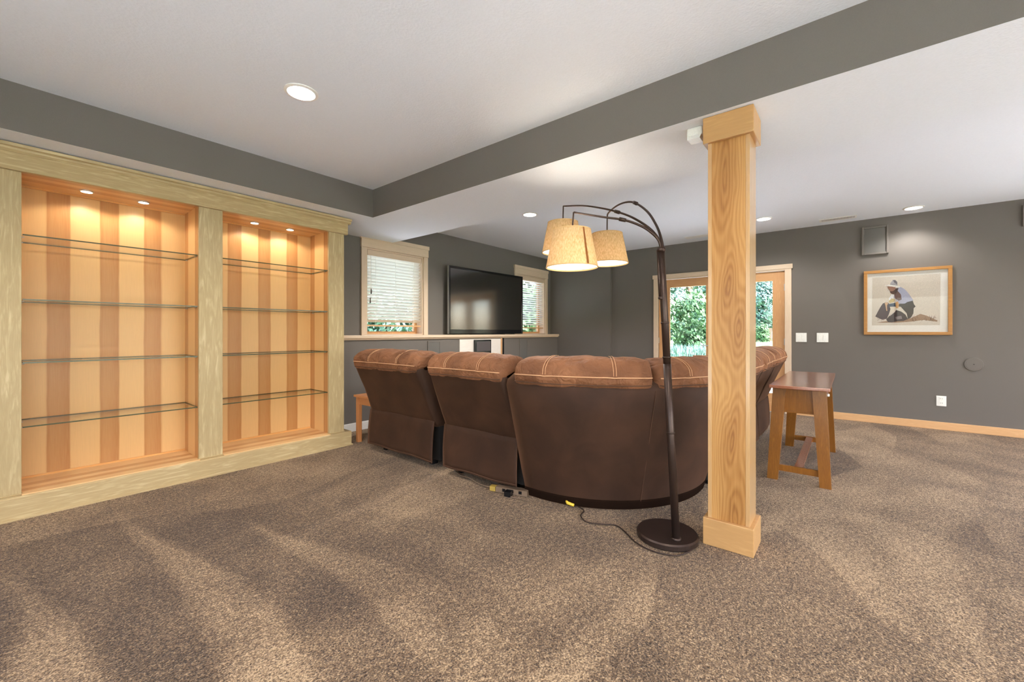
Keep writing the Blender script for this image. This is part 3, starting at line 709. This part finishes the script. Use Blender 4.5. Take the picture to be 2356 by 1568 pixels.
pl = obj('pole', tube([foot, foot.lerp(top, .35), mid], .0195, 16), BRONZE, lp, True)
obj('collar', tube([foot + Vector((0, 0, -.0)), foot.lerp(top, .008)], .026, 16), BRONZE, pl, True)
obj('upper_pole', tube([mid, foot.lerp(top, .8), top], .0185, 16), BRONZE, lp, True)
for t in (.36, .62, .74): obj('collar', tube([foot.lerp(top, t), foot.lerp(top, t + .006)], .0212, 16), BRONZE, pl, True)
kn = foot.lerp(top, .83); obj('knob', tube([kn, kn + Vector((-.03, .012, 0))], .009, 10), BRONZE, pl, True)
obj('side_tube', tube([kn + Vector((-.012, .014, 0)), top + Vector((-.010, .014, 0))], .008, 10), BRONZE, lp, True)
obj('top_collar', tube([top + Vector((0, 0, -.01)), top + Vector((0, 0, .012))], .0225, 16), BRONZE, lp, True)
ARMS = [
 ([(2.208, .771, 1.535), (2.201, .787, 1.594), (2.171, .832, 1.646), (2.135, .884, 1.68), (2.096, .94, 1.702), (2.046, 1.009, 1.715), (1.997, 1.086, 1.732), (1.949, 1.153, 1.747)], 4, (1.943, 1.16, 1.449)),
 ([(2.211, .767, 1.535), (2.233, .803, 1.614), (2.26, .865, 1.683), (2.302, .971, 1.763), (2.341, 1.083, 1.825), (2.366, 1.211, 1.879), (2.385, 1.345, 1.923), (2.392, 1.495, 1.95)], 4, (2.391, 1.498, 1.639)),
 ([(2.214, .763, 1.535), (2.245, .788, 1.614), (2.29, .828, 1.692), (2.358, .903, 1.796), (2.429, 1.006, 1.884), (2.469, 1.084, 1.914), (2.524, 1.174, 1.92), (2.566, 1.25, 1.898), (2.578, 1.265, 1.874)], 4, (2.578, 1.266, 1.563))]
for k, (pts, j, bt) in enumerate(ARMS):
    a = obj('arm', tube(smooth_path(pts, 6), .0075, 8, r1=.005), BRONZE, lp, True)
    q = Vector(pts[j]); dv = (Vector(pts[j + 1]) - Vector(pts[j - 1])).normalized(); obj('joint', tube([q - dv * .018, q + dv * .018], .0105, 10), BRONZE, a, True)
    e = Vector(pts[-1]); hgt = .20; zt = bt[2] + hgt
    obj('stem', tube([e, (bt[0], bt[1], zt - .02)], .0045, 8), BRONZE, a)
    R0, R1 = .140, .101; x, y, z = bt
    sh = obj('shade', lathe([(R0, z), (R1, zt), (R1 - .0025, zt), (R0 - .0025, z)], x, y, 48, cap=False), LIN, lp, True)
    obj('rim', lathe([(R0 + .001, z - .002), (R0 + .001, z + .003), (R0 - .003, z + .003), (R0 - .003, z - .002), (R0 + .001, z - .002)], x, y, 48, cap=False), plain('rim_tape', C(196, 160, 110), .8), sh)
    obj('rim', lathe([(R1 + .001, zt - .003), (R1 + .001, zt + .002), (R1 - .003, zt + .002), (R1 - .003, zt - .003), (R1 + .001, zt - .003)], x, y, 48, cap=False), plain('rim_tape', C(196, 160, 110), .8), sh)
    obj('diffuser', lathe([(R0 - .004, z + .006), (R0 - .004, z + .008)], x, y, 40), DIFF, sh)
    sp_ = bmesh.new()
    for t in range(3):
        an = 2 * PI * t / 3 + .4; tube([(x, y, zt - .02), (x + (R1 - .002) * math.cos(an), y + (R1 - .002) * math.sin(an), zt - .004)], .0018, 5, sp_)
    obj('spider', sp_, BRONZE, sh)
    obj('bulb', lathe([(.008, zt - .03), (.013, zt - .035), (.013, zt - .06), (.022, zt - .08), (.026, zt - .10), (.018, zt - .12), (.004, zt - .127)], x, y, 20), emit('bulb_glass', (1, .85, .6, 1), 6), sh, True)
    light('bulb_glow', 'POINT', (x, y, zt - .10), 8.5, WARM, lp, shadow_soft_size=.028)
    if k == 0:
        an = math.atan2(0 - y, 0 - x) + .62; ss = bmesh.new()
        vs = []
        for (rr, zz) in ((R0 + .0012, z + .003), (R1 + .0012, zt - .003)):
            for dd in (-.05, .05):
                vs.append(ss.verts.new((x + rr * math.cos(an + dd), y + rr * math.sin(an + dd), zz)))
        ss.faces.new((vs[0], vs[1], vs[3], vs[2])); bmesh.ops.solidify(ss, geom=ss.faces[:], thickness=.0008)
        tag(obj('brown_strip', ss, STRIPW, sh), 'brown vertical strip on the nearest shade')  # brown vertical strip on the front of the nearest lampshade
CORD = [(2.217, .61), (2.148, .625), (2.088, .659), (2.061, .724), (2.061, .789), (2.091, .87), (2.152, .945), (2.191, 1.001), (2.197, 1.043), (2.156, 1.103), (2.133, 1.174), (2.163, 1.226), (2.203, 1.251), (2.245, 1.257), (2.273, 1.282), (2.285, 1.319), (2.276, 1.343)]
obj('cord', tube(smooth_path([(x, y, .006) for x, y in CORD], 6), .0034, 6), BRONZE, lp, True)
obj('plug', tube([(2.276, 1.343, .012), (2.272, 1.36, .014), (2.268, 1.385, .018), (2.275, 1.395, .03)], .009, 8, r1=.012), plain('yellow_plastic', C(214, 178, 52), .4), lp, True)

# ------------------------------------------------------------------ power strip and its cord
ps = thing('power_strip', (2.20, 1.76, 0), 'brown power strip lying on the carpet behind the sofa corner', 'power strip')
PSB = plain('tan_plastic', C(112, 92, 74), .4)
ang = math.atan2(1.664 - 1.90, 2.235 - 2.165); ux, uy = math.cos(ang), math.sin(ang); vx, vy = -uy, ux
def P2(s, t): return (2.145 + ux * s + vx * t, 1.885 + uy * s + vy * t)
obj('body', prism([P2(0, 0), P2(.23, 0), P2(.23, .05), P2(0, .05)], .004, .040), PSB, ps)
for s in (.05, .11, .17): obj('socket', prism([P2(s, -.0015), P2(s + .022, -.0015), P2(s + .022, .002), P2(s, .002)], .014, .034), BLACKPL, ps)
obj('adapter', prism([P2(.085, -.05), P2(.13, -.05), P2(.13, -.002), P2(.085, -.002)], .004, .036), BLACKPL, ps)
obj('yellow_plug', prism([P2(-.045, .0), P2(-.003, 0), P2(-.003, .035), P2(-.045, .035)], .006, .038), plain('dull_yellow', C(158, 130, 56), .5), ps)
obj('cord', tube(smooth_path([(2.26, 2.42, .008), (2.206, 2.291, .012), (2.195, 2.181, .018), (2.172, 2.082, .012), (2.165, 1.999, .012), (2.165, 1.935, .02)], 5), .004, 6), PSB, ps, True)
obj('cord', tube(smooth_path([(2.155, 1.80, .006), (2.14, 1.74, .006), (2.16, 1.64, .006), (2.15, 1.60, .006)], 5), .0035, 6), PSB, ps, True)

# ------------------------------------------------------------------ side stool (long bench table)
t = thing('wooden_stool_table', (4.26, .28, 0), 'narrow stained wooden table with splayed legs behind the right sofa wing', 'table')
box('top', (3.56, 4.96, .098, .458, .692, .715), CEDAR_X, t, .004)
lx = ((3.655, 3.70, 3.70, 3.745), (4.86, 4.815, 4.81, 4.765))
for (f0, t0, dx) in ((3.655, 3.69, .045), (4.855, 4.82, -.045)):
    for (fy, ty, w_) in ((.447, .405, .068), (.127, .165, .068)):
        a0, a1 = sorted((f0, f0 + dx)); b0, b1 = sorted((t0, t0 + dx)); h = w_ / 2; h2 = .042
        obj('leg', hexa([(a0, fy - h, 0), (a1, fy - h, 0), (a1, fy + h, 0), (a0, fy + h, 0), (b0, ty - h2, .692), (b1, ty - h2, .692), (b1, ty + h2, .692), (b0, ty + h2, .692)]), CEDAR, t)
    s = 1 if dx > 0 else -1; xa = t0 + s * .012
    x_, X_ = sorted((xa, xa + s * .02))
    box('apron', (x_, X_, .185, .385, .515, .692), CEDAR, t); box('apron_lip', (x_ - .004, X_ + .004, .18, .39, .504, .517), CEDAR, t)
    xs = f0 + s * .018; x_, X_ = sorted((xs, xs + s * .022))
    box('stretcher', (x_, X_, .15, .425, .068, .112), CEDAR, t)
for y in (.425, .13): box('side_apron', (3.74, 4.77, y, y + .018, .60, .692), CEDAR_X, t)
box('long_stretcher', (3.69, 4.82, .262, .312, .088, .110), CEDAR_X, t)
obj('knob', lathe([(.004, .63), (.012, .635), (.012, .65), (.004, .655)], 3.80, .12, 12), STEEL, t)

# ------------------------------------------------------------------ end table behind the recliner
t = thing('end_table', (2.5, 3.72, 0), 'small light wooden end table between the recliner and the bookcase', 'table')
box('top', (2.235, 2.80, 3.535, 3.865, .452, .474), PINE, t, .004)
for x in (2.255, 2.735):
    for y in (3.545, 3.81):
        xx = x if y > 3.6 else max(x, 2.40); box('leg', (xx, xx + .042, y, y + .042, 0, .452), PINE, t, .002)
for y in (3.565, 3.825): box('apron', (2.297, 2.735, y, y + .018, .38, .452), PINE, t)
for x in (2.265, 2.75): box('apron', (x, x + .018, 3.592, 3.81, .38, .452), PINE, t)

# ------------------------------------------------------------------ television and media wall
tv = thing('television', (4.735, 4.33, 1.066), 'large black flat-screen television standing on the wooden ledge', 'television')
BZ = plain('tv_bezel_gloss', C(14, 15, 20), .12); SCR = plain('tv_screen', C(10, 10, 11), .12, .7, 0, .02); SCR.node_tree.nodes['Principled BSDF'].inputs['IOR'].default_value = 2.1
x0, x1, z0, z1 = 3.935, 5.545, 1.078, 2.035
fy = 4.295
box('housing', (x0 + .02, x1 - .02, fy + .012, fy + .055, z0 + .03, z1 - .03), BLACKPL, tv, .01)
bz = obj('bezel', B((x0, x0 + .028, fy - .004, fy + .03, z0, z1), (x1 - .028, x1, fy - .004, fy + .03, z0, z1), (x0 + .028, x1 - .028, fy - .004, fy + .03, z1 - .032, z1), (x0 + .028, x1 - .028, fy - .004, fy + .03, z0, z0 + .062), bev=.004), BZ, tv)
box('chrome_edge', (x0 - .004, x0, fy, fy + .03, z0, z1), STEEL, bz)
box('screen', (x0 + .028, x1 - .028, fy + .002, fy + .012, z0 + .062, z1 - .032), SCR, tv)
box('stand_neck', (4.62, 4.86, fy + .015, fy + .05, 1.07, z0 + .03), BLACKPL, tv); box('stand_foot', (4.42, 5.06, 4.255, 4.40, 1.066, 1.074), BLACKPL, tv, .003)
tv.rotation_euler = (0, 0, math.radians(-2.1))
def fc(name, txt, size, loc, rot, mat, parent):
    cu = bpy.data.curves.new(name, 'FONT'); cu.body = txt; cu.size = size; cu.extrude = .0004; cu.align_x = 'CENTER'; cu.align_y = 'CENTER'
    o = bpy.data.objects.new(name, cu); COL.objects.link(o); dg = bpy.context.evaluated_depsgraph_get(); me = bpy.data.meshes.new_from_object(o.evaluated_get(dg)); bpy.data.objects.remove(o)
    o = bpy.data.objects.new(name, me); COL.objects.link(o); me.materials.clear(); me.materials.append(mat); o.parent = parent; o.location = Vector(loc) - ORG[parent.name]; o.rotation_euler = rot; return o
mc = thing('media_cabinet', (4.55, YH, 0), 'pale wood cabinet front set in the wall below the television', 'cabinet')
PALE = wood('bleached_maple', C(206, 196, 184), C(236, 230, 222), 0, contrast=.5)
box('face_panel', (4.09, 4.98, YH - .012, YH - .002, .02, 1.0), PALE, mc, .002)
box('edge_strip', (4.98, 5.02, YH - .012, YH - .002, .02, 1.01), FIR_V, mc, .002)
box('shadow_gap', (5.02, 5.065, YH - .008, YH - .002, .02, 1.01), BLACKPL, mc)
box('lower_component', (4.80, 4.93, YH - .0125, YH - .011, .60, .70), BLACKPL, mc)
spk = thing('centre_speaker', (4.54, YH - .03, .78), 'small dark speaker in the pale cabinet below the television', 'speaker')
box('cabinet', (4.365, 4.715, YH - .05, YH - .012, .785, .99), BLACKPL, spk, .006)
box('grille', (4.39, 4.69, YH - .056, YH - .05, .82, .965), plain('speaker_cloth', C(84, 78, 78), .9, bmp=.3, scale=500), spk, .002)
for (a, b, lab) in ((3.52, 3.735, 'grey in-wall speaker grille below the ledge left of the cabinet'), (5.47, 5.69, 'grey in-wall speaker grille below the ledge right of the cabinet')):
    s = thing('in_wall_speaker', ((a + b) / 2, YH, .45), lab, 'speaker', 'in-wall speakers under the ledge')
    obj('frame', B((a, a + .016, YH - .012, YH - .001, .45, .985), (b - .016, b, YH - .012, YH - .001, .45, .985), (a + .016, b - .016, YH - .012, YH - .001, .969, .985), (a + .016, b - .016, YH - .012, YH - .001, .45, .466)), GREY, s)
    box('grille', (a + .016, b - .016, YH - .008, YH - .001, .466, .969), GREYGRILLE, s)

# ------------------------------------------------------------------ right wall fittings
def wallspk(y0, y1, z0, z1, lab):
    s = thing('wall_speaker_panel', (XR, (y0 + y1) / 2, z0), lab, 'speaker', 'square grey speaker panels on the right wall')
    f = .022; xx = XR - .026
    obj('frame', B((xx, XR - .001, y0, y0 + f, z0, z1), (xx, XR - .001, y1 - f, y1, z0, z1), (xx, XR - .001, y0 + f, y1 - f, z0, z0 + f), (xx, XR - .001, y0 + f, y1 - f, z1 - f, z1), bev=.003), GREY, s)
    box('grille', (XR - .014, XR - .001, y0 + f, y1 - f, z0 + f, z1 - f), GREYGRILLE, s)
wallspk(-.372, -.124, 2.045, 2.385, 'square grey speaker panel above the framed picture'); wallspk(-1.65, -1.40, 2.20, 2.42, 'grey speaker panel high at the right edge of the picture')
rp = thing('round_wall_plate', (XR, -1.06, .75), 'round grey cover plate on the right wall', 'cover plate')
obj('rim', xyz_disc('x', (XR - .001, -1.06, .75), .075, -.010), GREY, rp); obj('face', xyz_disc('x', (XR - .010, -1.06, .75), .064, -.003), GREY, rp)
box('notch', (XR - .0145, XR - .012, -1.066, -1.054, .747, .753), BLACKPL, rp)
def switch(y0, y1, lab):
    s = thing('light_switch', (XR, (y0 + y1) / 2, .972), lab, 'light switch', 'white switch plates beside the door')
    p = box('plate', (XR - .007, XR - .0005, y0, y1, .972, 1.092), PLATE, s, .002); yc = (y0 + y1) / 2
    for q in (-.025, .025):
        box('rocker', (XR - .011, XR - .007, yc + q - .016, yc + q + .016, .999, 1.065), PLATE, s, .002)
        for zz in (.985, 1.079): obj('screw', xyz_disc('x', (XR - .007, yc + q, zz), .003, -.001, 10), STEEL, p)
switch(.431, .549, 'white double light switch nearest the door casing'); switch(.203, .324, 'white double light switch nearer the framed picture')
s = thing('wall_outlet', (XR, -.812, .269), 'white electrical outlet low on the right wall', 'outlet')
box('plate', (XR - .007, XR - .0005, -.852, -.772, .267, .382), PLATE, s, .002)
for z in (.30, .35):
    r_ = box('socket', (XR - .010, XR - .007, -.829, -.795, z - .017, z + .017), PLATE, s, .002)
    for q in (-.008, .006): box('slot', (XR - .0106, XR - .0098, -.812 + q, -.810 + q, z - .004, z + .007), BLACKPL, r_)

# framed print
fp = thing('framed_picture', (XR, -.519, 1.07), 'framed watercolour of a person in a hat bending over a saddle', 'picture')
FO = wood('picture_frame_oak', C(150, 104, 54), C(186, 136, 78), 1, .4, 20)
Y0, Y1, Z0, Z1 = -.897, -.143, 1.070, 1.846
xf = XR - .03; w_ = .034
box('frame_top', (xf, XR - .002, Y0, Y1, Z1 - w_, Z1), FO, fp, .003); box('frame_bottom', (xf, XR - .002, Y0, Y1, Z0, Z0 + w_), FO, fp, .003)
box('frame_side', (xf, XR - .002, Y0, Y0 + w_, Z0 + w_, Z1 - w_), FO, fp, .003); box('frame_side', (xf, XR - .002, Y1 - w_, Y1, Z0 + w_, Z1 - w_), FO, fp, .003)
box('mat_board', (XR - .012, XR - .004, Y0 + w_, Y1 - w_, Z0 + w_, Z1 - w_), plain('mat_board_paper', C(232, 228, 220), .8), fp)
def AP(x, y, lay):
    s = (x - 195) / 1445.0; top = 320 - 98 * s; bot = 1345 + 13 * s; q = (y - top) / (bot - top)
    return (XR - .0125 - lay * .00025, Y1 - s * (Y1 - Y0), Z1 - q * (Z1 - Z0))
def art(name, pts, col, lay, parent):
    bm = bmesh.new(); bm.faces.new([bm.verts.new(AP(x, y, lay)) for x, y in pts]); bmesh.ops.triangulate(bm, faces=bm.faces[:])
    return obj(name, bm, plain('ink_%d_%d_%d' % col, C(*col), .85, .1, 0, .35, 60), parent)
sheet = art('print_sheet', [(350, 420), (1465, 350), (1455, 1195), (340, 1195)], (208, 198, 184), 1, fp)
art('ink_grass', [(420, 1150), (700, 1110), (1000, 1080), (1150, 1010), (1250, 1040), (1420, 1120), (1410, 1140), (1200, 1110), (1010, 1135), (800, 1150)], (156, 128, 104), 2, sheet)
rnd = random.Random(2); bm = bmesh.new()
for k in range(70):
    x = rnd.uniform(430, 1400); y = 1085 + rnd.uniform(-10, 55); l = rnd.uniform(30, 80); dx = rnd.uniform(-30, 45)
    bm.faces.new([bm.verts.new(AP(*p, 3)) for p in ((x - 5, y), (x + 5, y), (x + dx, y - l if x > 1000 else y - l * .4))])
obj('ink_grass_blades', bm, plain('ink_blades', C(120, 92, 72), .85), sheet)
for nm, pts, col, ly in (
 ('ink_saddle', [(400, 1050), (440, 990), (480, 910), (530, 840), (590, 815), (630, 830), (662, 930), (640, 1000), (600, 1090), (510, 1100)], (78, 66, 72), 4),
 ('ink_saddle', [(590, 1100), (660, 1020), (760, 945), (840, 970), (910, 1020), (950, 1090), (880, 1125), (760, 1130), (690, 1145), (620, 1140)], (72, 64, 66), 5),
 ('ink_strap', [(560, 830), (600, 815), (625, 840), (600, 870), (608, 960), (592, 960), (580, 870)], (206, 168, 132), 6),
 ('ink_highlight', [(640, 1030), (740, 960), (745, 972), (650, 1045)], (196, 186, 178), 6),
 ('ink_highlight', [(740, 1060), (840, 1040), (860, 1090), (760, 1100)], (128, 116, 118), 6),
 ('ink_trousers', [(795, 850), (940, 812), (1030, 795), (1048, 850), (1076, 890), (1040, 920), (1040, 1000), (1000, 1070), (950, 1095), (932, 1000), (900, 930), (850, 890), (800, 890)], (64, 56, 52), 5),
 ('ink_shirt', [(760, 592), (830, 570), (890, 600), (950, 660), (1000, 740), (1042, 792), (940, 815), (900, 842), (790, 842), (755, 780), (718, 740), (740, 660)], (166, 168, 188), 6),
 ('ink_shirt_shade', [(724, 690), (780, 630), (835, 690), (850, 775), (800, 795), (740, 755)], (112, 92, 88), 7),
 ('ink_collar', [(735, 640), (760, 590), (800, 590), (770, 650), (745, 700)], (84, 70, 68), 8),
 ('ink_sleeve', [(632, 760), (680, 690), (722, 695), (705, 765), (652, 795)], (224, 224, 228), 6),
 ('ink_glove', [(628, 805), (680, 755), (736, 768), (722, 812), (650, 832)], (190, 168, 118), 7),
 ('ink_bundle', [(636, 845), (742, 828), (752, 890), (640, 892)], (66, 78, 94), 6),
 ('ink_glove', [(744, 830), (788, 800), (803, 860), (790, 922), (754, 908)], (192, 146, 96), 8),
 ('ink_beard', [(652, 640), (712, 628), (742, 590), (770, 600), (742, 690), (700, 690), (664, 672)], (92, 74, 68), 7),
 ('ink_face', [(610, 560), (700, 562), (748, 572), (742, 612), (700, 640), (658, 640), (640, 612), (618, 596)], (156, 120, 104), 8),
 ('ink_hat_brim', [(556, 548), (640, 526), (760, 542), (832, 568), (800, 582), (700, 566), (610, 556)], (226, 222, 216), 9),
 ('ink_hat_crown', [(655, 535), (668, 496), (700, 456), (742, 456), (776, 490), (778, 548)], (168, 164, 168), 9),
 ('ink_hat_shade', [(700, 456), (742, 456), (776, 490), (772, 530), (730, 500)], (110, 106, 112), 10)):
    art(nm, pts, col, ly, sheet)
box('glazing', (XR - .0175, XR - .0165, Y0 + w_, Y1 - w_, Z0 + w_, Z1 - w_), thin_glass('picture_glass', (1, 1, 1, 1), .03), fp)

# ------------------------------------------------------------------ ceiling fittings
def downlight(x, y, lab, e=26, size=150, col=WARM2, grp='recessed ceiling lights', r=.085):
    d_ = thing('recessed_light', (x, y, ZC), lab, 'ceiling light', grp)
    obj('trim_ring', lathe([(r * 1.06, ZC), (r * 1.06, ZC - .004), (r * .86, ZC - .008), (r * .84, ZC - .0005)], x, y, 36, cap=False), PLATE, d_)
    obj('lens', lathe([(r * .85, ZC - .0005), (r * .85, ZC - .005), (r * .5, ZC - .009), (.001, ZC - .010)], x, y, 32), emit('light_lens', (1, .95, .88, 1), 9), d_)
    light('downlight_glow', 'SPOT', (x, y, ZC - .03), e, col, d_, spot_size=math.radians(size), spot_blend=.6, shadow_soft_size=.06)
downlight(1.095, 2.455, 'recessed round light in the near white ceiling above the bookcase', 30)
downlight(3.92, 2.91, 'recessed round light in the far ceiling above the television side', 100)
downlight(5.87, .806, 'recessed round light in the far ceiling just right of the column', 30)
downlight(6.40, -.56, 'recessed round light close to the right wall above the picture', 22, 130)
for (x, y, w_) in ((-.9, 2.455, 'nearest the bookcase'), (1.095, .3, 'directly over the near carpet'), (-.9, .3, 'behind the camera'), (1.095, -1.9, 'by the wide windows'), (4.6, -1.9, 'beyond the beam by the windows')):
    downlight(x, y, 'added round light to brighten the room, outside the picture, ' + w_, 26, col=WARM, grp='added lights outside the picture')  # unseen ceiling lights added to brighten the room
def vent(x0, x1, y0, y1, lab):
    v = thing('ceiling_vent', ((x0 + x1) / 2, (y0 + y1) / 2, ZC), lab, 'vent', 'slotted ceiling vents')
    z0, z1 = ZC - .006, ZC; f = .018
    obj('frame', B((x0, x1, y0, y0 + f, z0, z1), (x0, x1, y1 - f, y1, z0, z1), (x0, x0 + f, y0 + f, y1 - f, z0, z1), (x1 - f, x1, y0 + f, y1 - f, z0, z1)), PLATE, v)
    box('backing', (x0 + f, x1 - f, y0 + f, y1 - f, z1 - .001, z1 - .0003), plain('vent_dark', C(120, 120, 122), .8), v)
    bs = []; y = y0 + f + .004
    while y < y1 - f - .006: bs.append((x0 + f, x1 - f, y, y + .0085, z0 + .001, z1 - .001)); y += .0135
    tag(obj('louvres', B(*bs), PLATE, v), kind='stuff')
vent(6.36, 6.50, -.075, .285, 'white slotted vent in the far ceiling above the picture wall'); vent(6.28, 6.42, 1.53, 1.86, 'white slotted vent in the far ceiling left of the column')
ms = thing('motion_sensor', (2.41, .655, 2.15), 'small white motion sensor under the beam beside the column cap', 'sensor')
box('housing', (2.375, 2.445, .612, .692, 2.165, ZS), PLATE, ms, .008)
obj('lens', hexa([(2.36, .62, 2.145), (2.44, .625, 2.150), (2.44, .685, 2.150), (2.36, .685, 2.145), (2.375, .615, 2.17), (2.443, .615, 2.17), (2.443, .69, 2.17), (2.375, .69, 2.17)]), PLATE, ms)

# window light guides for cleaner daylight sampling
def portal(loc, rot, sx, sy):
    o = light('daylight_portal', 'AREA', loc, 1, (1, 1, 1), None, rot, shape='RECTANGLE', size=sx, size_y=sy); o.data.cycles.is_portal = True
portal((XR + .21, 1.53, .97), (0, PI / 2, 0), 1.94, 1.7); portal((XR + .21, -2.62, 1.0), (0, PI / 2, 0), 2.0, 1.35)
for a, b in ((-2.2, .7), (1.0, 3.3), (3.6, 6.4)): portal(((a + b) / 2, YF - .21, 1.1), (PI / 2, 0, 0), b - a, 2.1)
portal((XB - .21, -.5, 1.1), (0, -PI / 2, 0), 2.1, 5.4)
for w in (W1, W2): portal(((w[0] + w[1]) / 2, YW + .21, 1.58), (-PI / 2, 0, 0), w[1] - w[0], 1.04)
